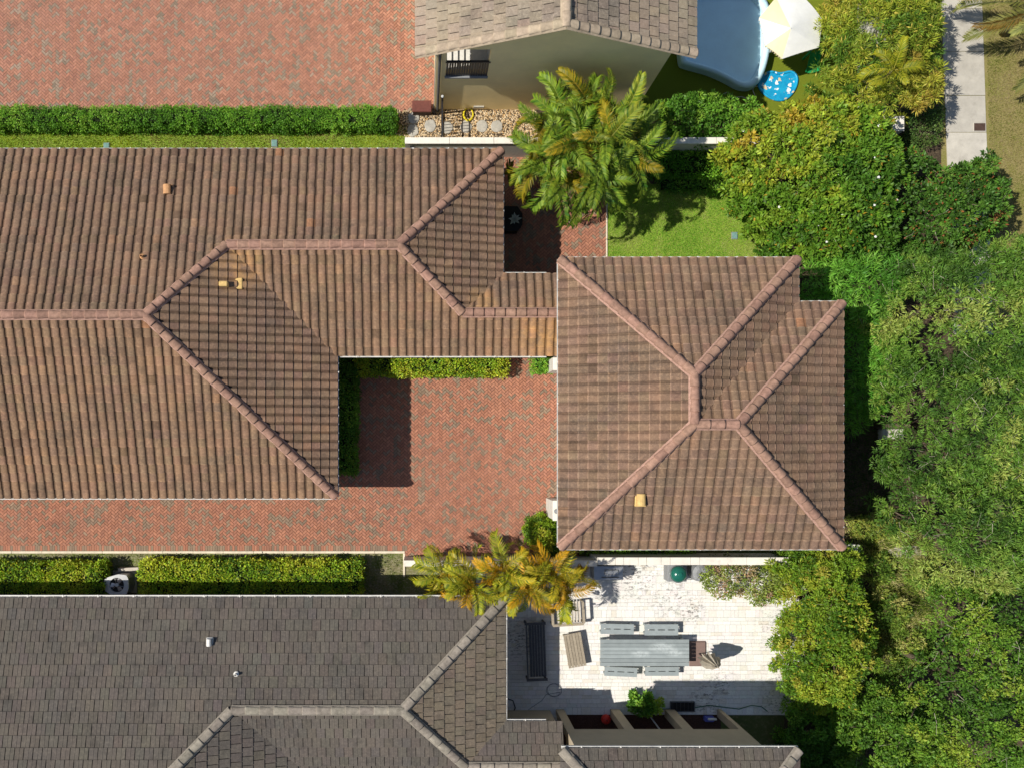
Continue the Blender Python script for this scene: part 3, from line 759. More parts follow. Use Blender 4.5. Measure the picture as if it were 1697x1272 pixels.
def one_storey(NE, ze, p, xL, house, style, mats, conn, xC, bounds, phase, full_south=True, hero=300):
    h1, h2, h3 = 6.35, 3.742, 1.4545
    xE2, yN = NE; xE = xE2 - 6.084; yS = yN - 2 * h1; yS2 = yN - 2 * h2; yN3 = yS2 + 2 * h3
    R1 = (xE - h1, yN - h1); R2 = (xE - h2, yN - h2); R3 = (xE2 - h2, yN - h2); R4 = (xE2 - h3, yS2 + h3)
    rf = Roof(house, style, mats[0], mats[1], mats[2], ncap=.40 if style == 'barrel' else .5, bounds=bounds, hero=hero)
    rf.plane((xL, yN), (0, -1), ze, p, [[(xL, yN), (R2[0], yN), R2, R1, (xL, R1[1])], [(R2[0], yN), (xE2, yN), R3, R2]], phase)
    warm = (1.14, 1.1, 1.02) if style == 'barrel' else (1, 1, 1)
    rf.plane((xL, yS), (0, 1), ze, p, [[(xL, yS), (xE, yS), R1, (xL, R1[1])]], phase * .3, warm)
    rf.plane((xE, yS), (-1, 0), ze, p, [[(xE, yS), (xE, yS2), R2, R1]], .1)
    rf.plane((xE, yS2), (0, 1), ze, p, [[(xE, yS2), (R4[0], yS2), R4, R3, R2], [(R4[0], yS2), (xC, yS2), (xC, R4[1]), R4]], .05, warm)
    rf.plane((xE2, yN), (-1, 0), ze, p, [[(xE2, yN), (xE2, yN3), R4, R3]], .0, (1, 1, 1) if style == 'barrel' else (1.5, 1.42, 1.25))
    rf.plane((xE2, yN3), (0, -1), ze, p, [[(xE2, yN3), (xC, yN3), (xC, R4[1]), R4]], .02)
    def z(run): return ze + p * run + .035
    def v3(q, run): return (q[0], q[1], z(run))
    z1, z2, z3 = h1, h2, h3
    rf.cap_line((xL, R1[1], z(h1)), v3(R1, h1)); rf.cap_line((xE, yS, z(0)), v3(R1, h1)); rf.cap_line(v3(R2, h2), v3(R1, h1))
    rf.cap_line(v3(R2, h2), v3(R3, h2)); rf.cap_line((xE2, yN, z(0)), v3(R3, h2)); rf.cap_line(v3(R4, h3), v3(R3, h2)); rf.cap_line((xC, R4[1], z(h3)), v3(R4, h3))
    rf.finish()
    # soffit, fascia
    outl = [(xL, yN), (xE2, yN), (xE2, yN3), (xC, yN3), (xC, yS2), (xE, yS2), (xE, yS), (xL, yS)]
    MB().prism([(x + (.06 if x == xL else -.06 if x in (xE, xE2) else 0), y + (-.06 if y in (yN, yN3) else .06)) for x, y in outl], ze - .2, ze - .045).build('soffit', 'stucco_cream', house)
    i = .5
    MB().prism([(xL + i, yN - i), (xE2 - i, yN - i), (xE2 - i, yN3 - i), (xC, yN3 - i), (xC, yS2 + i), (xE - i, yS2 + i), (xE - i, yS + i), (xL + i, yS + i)], -.02, ze - .2).build('wall', mats[3], house)
    return rf, dict(xE=xE, xE2=xE2, yN=yN, yS=yS, yS2=yS2, yN3=yN3, R1=R1, R2=R2, R3=R3, R4=R4)

def two_storey(NW, ze, zr, house, mats, bounds, dims, hero=300, base_walls=True):
    xw, yn = NW; we1, we2, ht, notch = dims
    xe1, xe2, ys, yn2 = xw + we1, xw + we2, yn - ht, yn - notch
    x1 = xw + we1 / 2; ym = (yn2 + ys) / 2; hs = ym - ys
    A = (x1, yn - we1 / 2); B = (x1, ym); C = (xe2 - hs, ym); Nt = (xe1, yn2); up = zr - ze
    rf = Roof(house, mats[4], mats[0], mats[1], mats[2], bounds=bounds, hero=hero, low=.05)
    rf.plane((xw, yn), (1, 0), ze, up / (x1 - xw), [[(xw, yn), A, B, (xw, ys)]], .05)
    rf.plane((xw, yn), (0, -1), ze, up / (yn - A[1]), [[(xw, yn), (xe1, yn), A]], .08)
    rf.plane((xw, ys), (0, 1), ze, up / (ym - ys), [[(xw, ys), (xe2, ys), C, B]], .1)
    rf.plane((xe1, yn), (-1, 0), ze, up / (xe1 - x1), [[(xe1, yn), Nt, B, A]], .02)
    rf.plane((xe1, yn2), (0, -1), ze, up / (yn2 - ym), [[Nt, (xe2, yn2), C, B]], .14)
    rf.plane((xe2, ys), (-1, 0), ze, up / hs, [[(xe2, ys), (xe2, yn2), C]], .0)
    zc, zt = ze + .035, zr + .035
    for a, b in (((xw, yn), A), ((xe1, yn), A), ((xw, ys), B), ((xe2, ys), C), ((xe2, yn2), C)): rf.cap_line((*a, zc), (*b, zt))
    rf.cap_line((*B, zt), (*A, zt)); rf.cap_line((*C, zt), (*B, zt))
    rf.finish()
    MB().prism([(xw + .06, yn - .06), (xe1 - .06, yn - .06), (xe1 - .06, yn2 - .06), (xe2 - .06, yn2 - .06), (xe2 - .06, ys + .06), (xw + .06, ys + .06)], ze - .22, ze - .045).build('soffit', 'stucco_cream', house)
    i = .5
    if base_walls:
        MB().prism([(xw + 1.05, yn - i), (xe1 - i, yn - i), (xe1 - i, yn2 - i), (xe2 - i, yn2 - i), (xe2 - i, ys + i), (xw + 1.05, ys + i)], -.02, ze - .22).build('wall', mats[3], house)
    return rf, dict(xw=xw, yn=yn, xe1=xe1, xe2=xe2, ys=ys, yn2=yn2, A=A, B=B, C=C)

ZE1, ZE2 = 3.384, 6.246
B_MAIN = (-20.6, -14.6, 30, 21)
BR = ('roof_tile_brown', 'ridge_brown', 'mortar', 'stucco_cream', 'barrel')
main = thing('tiled_house', (-8, 4, 0), 'long single storey house with brown barrel tile hip roof on the left', 'house')
NEm = (PX(831, ZE1), PY(250, ZE1))
xCm = PX(928, ZE2) + 1.05
rf1, G1 = one_storey(NEm, ZE1, .337, -20.5, main, 'barrel', BR, True, xCm - .002, B_MAIN, .12)
g1 = G1
for a, b, o in (((-20.5, g1['yN']), (g1['xE2'], g1['yN']), (0, 1)), ((-20.5, g1['yS']), (g1['xE'], g1['yS']), (0, -1)), ((g1['xE'], g1['yS']), (g1['xE'], g1['yS2']), (1, 0)),
                ((g1['xE'] + .13, g1['yS2']), (xCm - 1.1, g1['yS2']), (0, -1)), ((g1['xE2'], g1['yN']), (g1['xE2'], g1['yN3'] + .13), (1, 0)), ((g1['xE2'] + .01, g1['yN3']), (xCm - 1.1, g1['yN3']), (0, 1))):
    rf1.gutter(a, b, ZE1 - .03, o, 'gutter_grey' if o[1] == 1 and a[0] < -10 else 'gutter_white', .085 if o[0] else .1)
tall = thing('two_storey_house', (10, 2, 0), 'square two storey house with brown tiled hip roof in the middle of the lots', 'house')
k2 = (H - ZE2) / F
NW2 = (PX(928, ZE2), PY(430, ZE2))
D2 = ((1320 - 928) * k2, (1394 - 928) * k2, (906 - 430) * k2, (503 - 430) * k2)
rf2, G2 = two_storey(NW2, ZE2, ZE2 + 1.72, tall, BR, B_MAIN, D2)
g2 = G2
for a, b, o in (((g2['xw'], g2['ys']), (g2['xw'], g2['yn']), (-1, 0)), ((g2['xw'], g2['yn']), (g2['xe1'], g2['yn']), (0, 1)), ((g2['xe1'], g2['yn2'] + .12), (g2['xe1'], g2['yn']), (1, 0)),
                ((g2['xe1'] + .01, g2['yn2']), (g2['xe2'], g2['yn2']), (0, 1)), ((g2['xe2'], g2['ys']), (g2['xe2'], g2['yn2']), (1, 0)), ((g2['xw'], g2['ys']), (g2['xe2'], g2['ys']), (0, -1))):
    rf2.gutter(a, b, ZE2 - .03, o, 'gutter_white', .085)
# neighbour with the grey flat tiles: the same house type, one plot further down
ZE3 = 3.2
grey = thing('grey_roofed_house', (-8, -10, 0), 'single storey house with flat grey slate-look tile roof at the bottom left', 'house')
GM = ('roof_tile_grey', 'ridge_grey', 'mortar_grey', 'stucco_beige', 'flat')
NEg = (PX(836, ZE3), PY(991, ZE3))
k3 = (H - ZE2) / F
NWg = (PX(931, ZE2), PY(1241, ZE2))
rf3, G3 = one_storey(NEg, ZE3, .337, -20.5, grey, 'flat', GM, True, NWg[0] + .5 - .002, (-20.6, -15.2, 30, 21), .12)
g3 = G3
rf3.gutter((-20.5, g3['yN']), (g3['xE2'], g3['yN']), ZE3 - .02, (0, 1), 'gutter_white', .12)
rf3.gutter((g3['xE2'], g3['yN']), (g3['xE2'], g3['yN3'] + .13), ZE3 - .02, (1, 0), 'gutter_white', .085)
rf3.gutter((g3['xE2'] + .01, g3['yN3']), (NWg[0] - .1, g3['yN3']), ZE3 - .02, (0, 1), 'gutter_white', .1)
gt = thing('beige_two_storey_house', (NWg[0] + 5, NWg[1] - 4, 0), 'beige two storey house with porch openings facing the white patio at the bottom edge', 'house')
rf4, G4 = two_storey(NWg, ZE2, ZE2 + 1.72, gt, GM, (-20.6, -14.6, 30, 21), D2, hero=220, base_walls=False)
rf4.gutter((NWg[0], NWg[1]), (G4['xe1'], NWg[1]), ZE2 - .03, (0, 1), 'gutter_white', .1)
i = .5; yw = NWg[1] - i; xw0 = PX(921); xw1 = G4['xe1'] - i; bk = 2.4
MB().prism([(xw0, yw - bk), (xw1, yw - bk), (xw1, -21), (xw0, -21)], -.02, ZE2 - .22).build('wall', 'stucco_beige', gt)
MB().box(xw0, xw1, yw - bk + .002, yw, 2.55, ZE2 - .222).build('upper_wall', 'stucco_beige', gt)
for a, b in ((-999, 934), (1011, 1026), (1101, 1117), (1188, 999)):
    x0 = xw0 if a < 0 else PX(a); x1 = xw1 if b == 999 else PX(b)
    if x1 - x0 > 1.5:
        wx0, wx1 = PX(1222), PX(1283)
        MB().box(x0, wx0, yw - .3, yw, -.02, 2.548).build('pier', 'stucco_beige', gt); MB().box(wx1, x1, yw - .3, yw, -.02, 2.548).build('pier', 'stucco_beige', gt)
        MB().box(wx0, wx1, yw - .3, yw, -.02, .75).build('window_apron', 'stucco_beige', gt); MB().box(wx0, wx1, yw - .3, yw, 2.0, 2.548).build('window_head', 'stucco_beige', gt)
        wn = MB().box(wx0 + .06, wx1 - .06, yw - .16, yw - .13, .81, 1.94).build('window', 'glass_dark', gt)
        f = MB(); f.box(wx0, wx1, yw - .2, yw + .03, .752, .81); f.box(wx0, wx1, yw - .2, yw - .05, 1.94, 1.998)
        f.box(wx0, wx0 + .06, yw - .2, yw - .05, .812, 1.938); f.box(wx1 - .06, wx1, yw - .2, yw - .05, .812, 1.938); f.box((wx0 + wx1) / 2 - .02, (wx0 + wx1) / 2 + .02, yw - .2, yw - .06, .812, 1.938)
        f.build('frame', 'gutter_white', wn)
    else: MB().box(x0, x1, yw - .32, yw, -.02, 2.548).build('pier', 'stucco_beige', gt)
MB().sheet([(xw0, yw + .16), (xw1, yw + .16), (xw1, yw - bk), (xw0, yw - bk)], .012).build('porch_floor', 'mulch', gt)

# northern neighbour: yellow gable end with a corner balcony
ZE4 = 5.9; ys_ = 13.55; xa, xb = .49, 8.65; xe_w, xe_e = -.2, 9.27; xm = (xe_w + xe_e) / 2; pg = .45
yh = thing('yellow_house', (4.5, 17, 0), 'yellow stucco house with tan tiled gable roof at the top edge', 'house')
zt = ZE4 - .1
ox0, ox1, oz0, oz1, od = .85, 2.38, 3.3, 5.5, 1.35
yb = ys_ + .25
MB().box(xa, xb, ys_, yb, -.02, oz0).build('wall', 'stucco_yellow', yh)
MB().box(xa, ox0, ys_, yb, oz0, oz1).build('wall', 'stucco_yellow', yh)
MB().box(ox1, xb, ys_, yb, oz0, oz1).build('wall', 'stucco_yellow', yh)
def roofz(x, y=0): return ZE4 + pg * min(x - xe_w, xe_e - x) - .05
g_ = MB(); pr = [(xa, oz1), (xb, oz1), (xb, roofz(xb)), (xm, roofz(xm)), (xa, roofz(xa))]
g_.add([(x, ys_, z) for x, z in pr] + [(x, yb, z) for x, z in pr], [(0, 1, 2, 3, 4), (9, 8, 7, 6, 5)] + [(i, i + 5, (i + 1) % 5 + 5, (i + 1) % 5) for i in range(5)]); g_.build('gable_wall', 'stucco_yellow', yh)
MB().box(xa, xa + .25, yb + .002, 22, -.02, oz0).build('wall', 'stucco_yellow', yh)
MB().box(xa, xa + .25, yb + od, 22, oz0 + .002, roofz(xa) - .1).build('wall', 'stucco_yellow', yh)
MB().box(xa, xa + .25, yb + .002, yb + od - .002, oz1, roofz(xa) - .1).build('wall', 'stucco_yellow', yh)
MB().box(xb - .25, xb, yb + .002, 22, -.02, roofz(xb) - .1).build('wall', 'stucco_yellow', yh)
MB().box(xa + .252, ox1 + .2, yb + .002, yb + od, oz0 - .15, oz0 - .004).build('balcony_floor', 'ceramic', yh)
MB().box(xa + .252, ox1 + .2, yb + od + .002, yb + od + .2, oz0, oz1 + .3).build('balcony_back_wall', 'stucco_yellow', yh)
MB().box(ox1 + .002, ox1 + .2, yb + .004, yb + od, oz0, oz1 + .3).build('balcony_side_wall', 'grey_plastic', yh)
MB().box(ox0 - .03, ox1 + .03, ys_ - .07, ys_ + .1, oz0 - .07, oz0 + .01, bev=.01).build('sill', 'grey_plastic', yh)
rl = MB(); rl.box(ox0 - .02, ox1 + .05, ys_ - .03, ys_ + .05, 4.46, 4.53); x = ox0 + .02; rl.build('rail', 'dark_metal', yh)
while x < ox1 - .06:
    MB().box(x, x + .075, ys_ + .0, ys_ + .025, oz0 + .012, 4.458).build('railing_board', 'dark_metal', yh); x += .09
for q in range(4): MB().box(xa + .08, xa + .12, yb + .01, yb + od - .01, oz0 + .35 + q * .3, oz0 + .39 + q * .3).build('side_rail', 'dark_metal', yh)
dp = MB(); dp.tube([(xa + .12, ys_ - .06, ZE4 - .25), (xa + .12, ys_ - .06, .05)], .05, 8); dp.build('downspout', 'dark_wood', yh)
MB().box(xa - .04, xa, ys_ + .02, ys_ + .12, 0, ZE4 - .2).build('corner_trim', 'ceramic', yh)
MB().box(PX(784), PX(801), ys_ - .05, ys_ - .001, .25, .42).build('hose_bracket', 'stone', yh)
rf5 = Roof(yh, 'flat', 'roof_tile_tan', 'ridge_tan', 'ridge_tan', bounds=(-1, 12.5, 11, 22), hero=300)
yr = 13.17
rf5.plane((xe_w, yr), (1, 0), ZE4, pg, [[(xe_w, yr), (xm, yr), (xm, 22), (xe_w, 22)]], .0)
rf5.plane((xe_e, yr), (-1, 0), ZE4, pg, [[(xe_e, yr), (xm, yr), (xm, 22), (xe_e, 22)]], .0)
zz = ZE4 + .03; zm = ZE4 + pg * (xm - xe_w) + .03
rf5.cap_line((xe_w, yr + .06, zz), (xm, yr + .06, zm)); rf5.cap_line((xe_e, yr + .06, zz), (xm, yr + .06, zm)); rf5.cap_line((xm, 22, zm), (xm, yr, zm))
rf5.finish()
rk = MB()
for s_, e_ in ((xe_w, xm), (xe_e, xm)):
    rk.add([(s_, yr - .01, ZE4 - .16), (e_, yr - .01, zm - .19), (e_, yr - .01, zm - .03), (s_, yr - .01, ZE4 + .0), (s_, yr + .03, ZE4 - .16), (e_, yr + .03, zm - .19), (e_, yr + .03, zm - .03), (s_, yr + .03, ZE4)],
           [(0, 1, 2, 3), (7, 6, 5, 4), (0, 4, 5, 1), (2, 6, 7, 3)])
    rk.build('rake_board', 'canvas_white', yh); rk = MB()

# windows and doors of the two brown roofed houses (under the eaves)
def opening(house, name, axis, at, lo, hi, z0, z1, out, mat='glass_dark', mull=1):
    """axis 'x': wall plane x = at, opening spans y lo..hi; out = +1/-1 outward side"""
    def bx(m, a0, a1, d0, d1, q0, q1):
        d0, d1 = sorted((at + out * d0, at + out * d1))
        return m.box(d0, d1, a0, a1, q0, q1) if axis == 'x' else m.box(a0, a1, d0, d1, q0, q1)
    w_ = bx(MB(), lo + .07, hi - .07, .003, .02, z0 + .07, z1 - .07).build(name, mat, house)
    for a0, a1, q0, q1 in ((lo, hi, z0, z0 + .068), (lo, hi, z1 - .068, z1), (lo, lo + .068, z0 + .07, z1 - .07), (hi - .068, hi, z0 + .07, z1 - .07)):
        bx(MB(), a0, a1, .002, .06, q0, q1).build('frame_bar', 'gutter_white', w_)
    for k in range(1, mull + 1):
        m_ = lo + (hi - lo) * k / (mull + 1); bx(MB(), m_ - .02, m_ + .02, .021, .05, z0 + .07, z1 - .07).build('mullion', 'gutter_white', w_)
xe = g1['xE'] - .5
opening(main, 'window', 'x', xe, g1['yS'] + 1.2, g1['yS'] + 2.8, .95, 2.3, 1); opening(main, 'window', 'x', xe, g1['yS'] + 3.6, g1['yS'] + 4.8, .95, 2.3, 1)
opening(main, 'door', 'y', g1['yS2'] + .5, 4.1, 5.1, .02, 2.2, -1, 'brown_base', 0)
for x in (-16, -12.5, -9, -5.8): opening(main, 'window', 'y', g1['yS'] + .5, x, x + 1.5, .95, 2.3, -1); opening(main, 'window', 'y', g1['yN'] - .5, x, x + 1.5, .95, 2.3, 1)
ws = g2['ys'] + .5
for x in (6.6, 9.4, 12.0): opening(tall, 'window', 'y', ws, x, x + 1.4, .95, 2.3, -1); opening(tall, 'window', 'y', ws, x, x + 1.4, 3.9, 5.2, -1)
xg = g2['xw'] + 1.05
opening(tall, 'garage_door', 'x', xg, -2.4, .1, .02, 2.3, -1, 'ceramic', 3); opening(tall, 'garage_door', 'x', xg, .5, 3.0, .02, 2.3, -1, 'ceramic', 3)
for y in (-2.0, .4): opening(tall, 'window', 'x', xg, y, y + 1.3, 3.9, 5.2, -1); opening(tall, 'window', 'x', g2['xe2'] - .5, y, y + 1.3, 3.9, 5.2, 1); opening(tall, 'window', 'x', g2['xe2'] - .5, y, y + 1.3, .95, 2.3, 1)

# ------------------------------------------------------------------ boundary walls, roof fittings, yard fittings
def wall_run(name, label, x0, x1, ytop, ybot, z, cap=None, joints=None):
    """masonry wall whose top face is seen between photo rows ytop..ybot"""
    a = P(x0, ybot, z); b = P(x1, ytop, z)
    t = thing(name, ((a.x + b.x) / 2, (a.y + b.y) / 2, 0), label, 'wall')
    MB().box(a.x, b.x, a.y, b.y, -.05, z - .05).build('wall_body', 'white_wall', t)
    js = [x0] + (joints or list(np.linspace(x0, x1, max(2, int((x1 - x0) / 62)))[1:-1])) + [x1]
    for i in range(len(js) - 1):
        MB().box(PX(js[i], z) + .006, PX(js[i + 1], z) - .006, a.y - .03, b.y + .03, z - .048, z + r_.normal() * .002, bev=.008).build('coping_stone', 'cap_stone', t)
    return t
wall_run('garden_wall', 'white rendered garden wall between the pebble strip and the brown roof, behind the tall palms', 671, 1262, 229, 237, 1.75)
wall_run('patio_wall', 'white patio wall with jointed coping below the square brown roof', 990, 1390, 924, 934, 1.6, joints=[1020, 1034, 1058, 1072, 1096, 1111, 1145, 1160, 1238, 1316])
wall_run('low_pier_wall', 'short white wall stub poking out left of the yellow palms', 669, 990, 929, 936.5, 1.5)
wall_run('wall_end_block', 'white wall end sticking out past the lower right corner of the square roof', 1396, 1426, 903, 914, 1.6)
wall_run('corner_pillar_wall', 'white L-shaped wall corner between the yellow green bush and the orange tipped bush', 1455, 1499, 194, 216, 1.7)
w = thing('side_wall', (PX(1462, 1.7), PY(150, 1.7), 0), 'white garden wall running up behind the yellow green bush', 'wall')
MB().box(PX(1456, 1.7), PX(1468, 1.7), PY(193, 1.7) + .01, PY(-60, 1.7), -.05, 1.7).build('wall_body', 'white_wall', w)

def hood_vent(name, label, mat, pt, sx, sy, hh, dark='black'):
    t = thing(name, pt, label, 'roof vent'); x, y, z = pt
    MB().box(x - sx * .62, x + sx * .62, y - sy * .6, y + sy * .6, z - .12, z + .07, bev=.02).build('flashing', mat, t)
    n = 9; vs = []; fs = []
    for e in (-1, 1):
        for i in range(n):
            q = math.pi * i / (n - 1); vs.append((x + sx * .5 * math.cos(q), y + e * sy * .5, z + .06 + hh * math.sin(q) ** .6))
    fs = [(i, i + 1, n + i + 1, n + i) for i in range(n - 1)] + [tuple(range(n - 1, -1, -1)), tuple(range(n, 2 * n))]
    MB().add(vs, fs).build('hood', mat, t)
    MB().box(x + sx * .44, x + sx * .52, y - sy * .42, y + sy * .42, z + .075, z + hh * .75).build('opening', dark, t)
    return t
hood_vent('roof_vent', 'small terracotta hood vent on the upper left brown roof slope', 'terracotta', tuple(rf1.z_at(279, 316, 0)), .3, .34, .2)
hood_vent('roof_vent', 'ochre hood vent on the lower slope of the square brown roof', 'ochre', tuple(rf2.z_at(1061, 827, 2)), .3, .38, .2)
p_ = rf1.z_at(372, 472, 2); p2_ = rf1.z_at(397, 470, 2)
t = thing('gooseneck_vent', tuple(p_), 'double ochre vent with long shadow on the dark hip slope of the left house', 'roof vent')
MB().box(p_.x - .15, p_.x + .16, p_.y - .09, p_.y + .09, p_.z - .1, p_.z + .26, bev=.03).build('hood', 'ochre', t)
MB().box(p2_.x - .17, p2_.x + .12, p2_.y - .2, p2_.y + .2, p2_.z - .1, p2_.z + .085, bev=.03).build('flashing', 'ochre', t)
def pipe(label, pt, mat, r=.05):
    t = thing('vent_pipe', tuple(pt), label, 'vent pipe')
    MB().lathe(pt.x, pt.y, [(r * 1.9, pt.z - .06), (r * 1.9, pt.z + .075), (r, pt.z + .1), (r, pt.z + .24), (r * .72, pt.z + .24), (r * .72, pt.z + .12)], 12).build('pipe', mat, t)
    MB().lathe(pt.x, pt.y, [(r * .7, pt.z + .1), (r * .7, pt.z + .13)], 12).build('bore', 'black', t)
pipe('small terracotta pipe stub on the upper left brown roof', rf1.z_at(237, 426, 0), 'terracotta')
pipe('small pale pipe stub on the grey roof right of its hood vent', rf3.z_at(392, 1115, 0), 'ceramic')
hood_vent('roof_vent', 'white hood vent with a pale streak on the grey tile roof', 'ceramic', tuple(rf3.z_at(348, 1062, 0)), .2, .26, .2)

def pier(label, x0, x1, y0, y1, z, ball=None):
    a = P(x0, y1, z); b = P(x1, y0, z); t = thing('gate_pier', ((a.x + b.x) / 2, (a.y + b.y) / 2, 0), label, 'pier')
    MB().box(a.x, b.x, a.y, b.y, -.03, z - .07).build('shaft', 'white_wall', t)
    MB().box(a.x - .03, b.x + .03, a.y - .03, b.y + .03, z - .068, z, bev=.015).build('cap', 'cap_stone', t)
    return t
pier('white wall pier left of the square roof with a dark ball lamp on top', 917.5, 934, 830, 861, 2.1)
pier('short white wall pier beside the small green shrub at the courtyard corner', 918, 934, 591, 612, 2.1)
q = P(922.5, 846.5, 2.25); t = thing('ball_lamp', (q.x, q.y, 2.1), 'small dark grey ball lamp on the white pier below the gutter', 'lamp')
MB().lathe(q.x, q.y, [(.05, 2.101), (.04, 2.14)], 12).build('base', 'dark_metal', t)
MB().lathe(q.x, q.y, [(.02, 2.14)] + [(.095 * math.sin(a), 2.225 - .095 * math.cos(a)) for a in np.linspace(.3, 2.9, 9)], 14).build('globe', 'grey_plastic', t, True)

# pebble strip, stepping stones, gate, hose
pr_ = np.random.default_rng(21)
peb = pw([(658, 183), (890, 180), (890, 252), (690, 252), (672, 226), (655, 224)])
struct(MB().sheet(peb, .006).build('pebble_bed', 'soil'))
q = sample(peb, 4600, pr_); V = []; K = []
oct_ = np.array([(1, 0, 0), (0, 1, 0), (-1, 0, 0), (0, -1, 0), (0, 0, 1.)]); tri = [(0, 1, 4), (1, 2, 4), (2, 3, 4), (3, 0, 4)]
pcs = np.array([(1, .95, .9), (.8, .75, .7), (1.2, 1.25, 1.35), (.95, .75, .5), (.62, .55, .5), (1.25, 1.2, 1.1)])
for p in q:
    s = pr_.uniform(.022, .045); an = pr_.uniform(0, 6.28); cs, sn = math.cos(an), math.sin(an); sc_ = np.array([s, s * pr_.uniform(.6, 1), s * .55])
    o = oct_ * sc_; o = np.c_[o[:, 0] * cs - o[:, 1] * sn + p[0], o[:, 0] * sn + o[:, 1] * cs + p[1], o[:, 2] + .008]; c = pcs[pr_.integers(0, 6)] * pr_.uniform(.8, 1.15)
    for f in tri: V += [o[k] for k in f]; K += [c] * 3
tagp(link('pebbles', np_mesh('pebbles', np.array(V), 3, np.array(K)), 'pebble'), 'golden river pebbles between the yellow wall and the white garden wall', 'pebbles', kind='stuff')
def blob(cx, cy, r, z0, z1, seed, n=14, squash=1.):
    rr = np.random.default_rng(seed); f = 1 + rr.normal(size=n) * .05; rot = rr.uniform(0, 6)
    ring = [(cx + r * f[i] * math.cos(2 * math.pi * i / n), cy + r * squash * f[i] * math.sin(2 * math.pi * i / n)) for i in range(n)]
    b = MB(); vs = [(x, y, z0) for x, y in ring] + [(x, y, z1 - .015) for x, y in ring] + [(cx + (x - cx) * .9, cy + (y - cy) * .9, z1) for x, y in ring]
    fs = [(k * n + i, k * n + (i + 1) % n, (k + 1) * n + (i + 1) % n, (k + 1) * n + i) for k in (0, 1) for i in range(n)] + [tuple(range(2 * n, 3 * n))]
    return b.add(vs, fs)
ss = [(686, 196, 'shaded grey stepping stone beside the dark red box'), (684, 217, 'pale stepping stone nearest the hedge end above the white wall'), (713, 209, 'round stepping stone just left of the iron gate'),
      (741, 212, 'stepping stone under the striped shadow right beside the iron gate'), (772, 211, 'stepping stone at the far end of the gate shadow'), (799, 210, 'clean round stepping stone right of the yellow hose'), (823, 210, 'stepping stone nearest the palm fronds')]
for i, (x, y, lb) in enumerate(ss):
    p = P(x, y); tagp(blob(p.x, p.y, .235, .0, .055, 40 + i, 16, 1.08).build('stepping_stone', 'stone'), lb, 'stepping stone', 'stepping stones in the pebble strip')
gx = PX(733, 1.3); gy0, gy1 = PY(226, 1.3), PY(168, 1.3)
t = thing('iron_gate', (gx, gy0, 0), 'black wrought iron gate seen edge on between yellow wall and white wall', 'gate')
MB().box(gx - .04, gx + .04, gy1 - .04, gy1 + .04, -.02, 1.75, bev=.01).build('post', 'dark_metal', t)
MB().lathe(gx, gy1, [(.05, 1.751), (.06, 1.79), (.035, 1.83)], 12).build('finial', 'light_grey', t)
nb = 11
top = [(gx, gy0 + (gy1 - gy0) * i / 10, 1.35 + .18 * math.sin(math.pi * i / 10)) for i in range(11)]
MB().tube(top, .03, 6).build('top_rail', 'dark_metal', t)
MB().box(gx - .02, gx + .02, gy0, gy1 - .05, .12, .17).build('bottom_rail', 'dark_metal', t); MB().box(gx - .02, gx + .02, gy0, gy1 - .05, 1.1, 1.15).build('middle_rail', 'dark_metal', t)
for i in range(1, nb):
    yy = gy0 + (gy1 - gy0) * i / nb; zz_ = 1.35 + .18 * math.sin(math.pi * i / nb)
    MB().box(gx - .011, gx + .011, yy - .011, yy + .011, .172, zz_).build('bar', 'dark_metal', t)
def coil(name, label, cat, cx, cy, r, turns, mat, th, seed, ell=1., tail=None):
    rr = np.random.default_rng(seed); pts = []
    for i in range(turns * 18):
        a = i / 18 * 2 * math.pi; q = r * (1 - .1 * (i // 18) / max(1, turns) + .06 * math.sin(a * 2.3 + i * .05)); pts.append((cx + q * math.cos(a), cy + q * ell * math.sin(a), th + .035 + .012 * (i // 18)))
    if tail: pts += tail
    return tagp(MB().tube(pts, th, 6).build(name, mat), label, cat)
c = P(776, 191); coil('garden_hose', 'coiled bright yellow garden hose on the pebbles against the yellow wall', 'hose', c.x, c.y, .2, 5, 'yellow_hose', .022, 1, 1.3)
a = P(683, 186, .5); b = P(715, 167, .5); t = thing('storage_box', ((a.x + b.x) / 2, (a.y + b.y) / 2, 0), 'dark red box with a lid standing at the end of the pink driveway', 'box')
MB().box(a.x + .03, b.x - .03, a.y + .03, b.y - .03, .0, .45).build('body', 'brown_lid', t); MB().box(a.x, b.x, a.y, b.y, .452, .53, bev=.02).build('lid', 'dark_red', t)
c = P(709, 134, 2.3); t = thing('wall_lamp', (xa - .04, c.y, 2.3), 'small wall lamp on the left side of the yellow house', 'lamp')
MB().tube([(xa, 15.2, 2.4), (xa - .22, 15.2, 2.42)], .02, 6).build('arm', 'dark_metal', t); MB().lathe(xa - .25, 15.2, [(.05, 2.2), (.11, 2.3), (.05, 2.44), (.015, 2.48)], 12).build('shade', 'grey_plastic', t)
c = P(683, 245, 1.6); t = thing('flood_light', (c.x, c.y, 1.4), 'black floodlight bracket on the left end of the white garden wall', 'lamp')
MB().box(c.x - .09, c.x + .08, c.y - .07, c.y + .06, 1.5, 1.62, bev=.01).build('head', 'black', t); MB().tube([(c.x + .05, c.y + .05, 1.56), (c.x + .25, c.y + .02, 1.45), (c.x + .62, c.y - .15, 1.35)], .018, 5).build('arm', 'dark_metal', t)
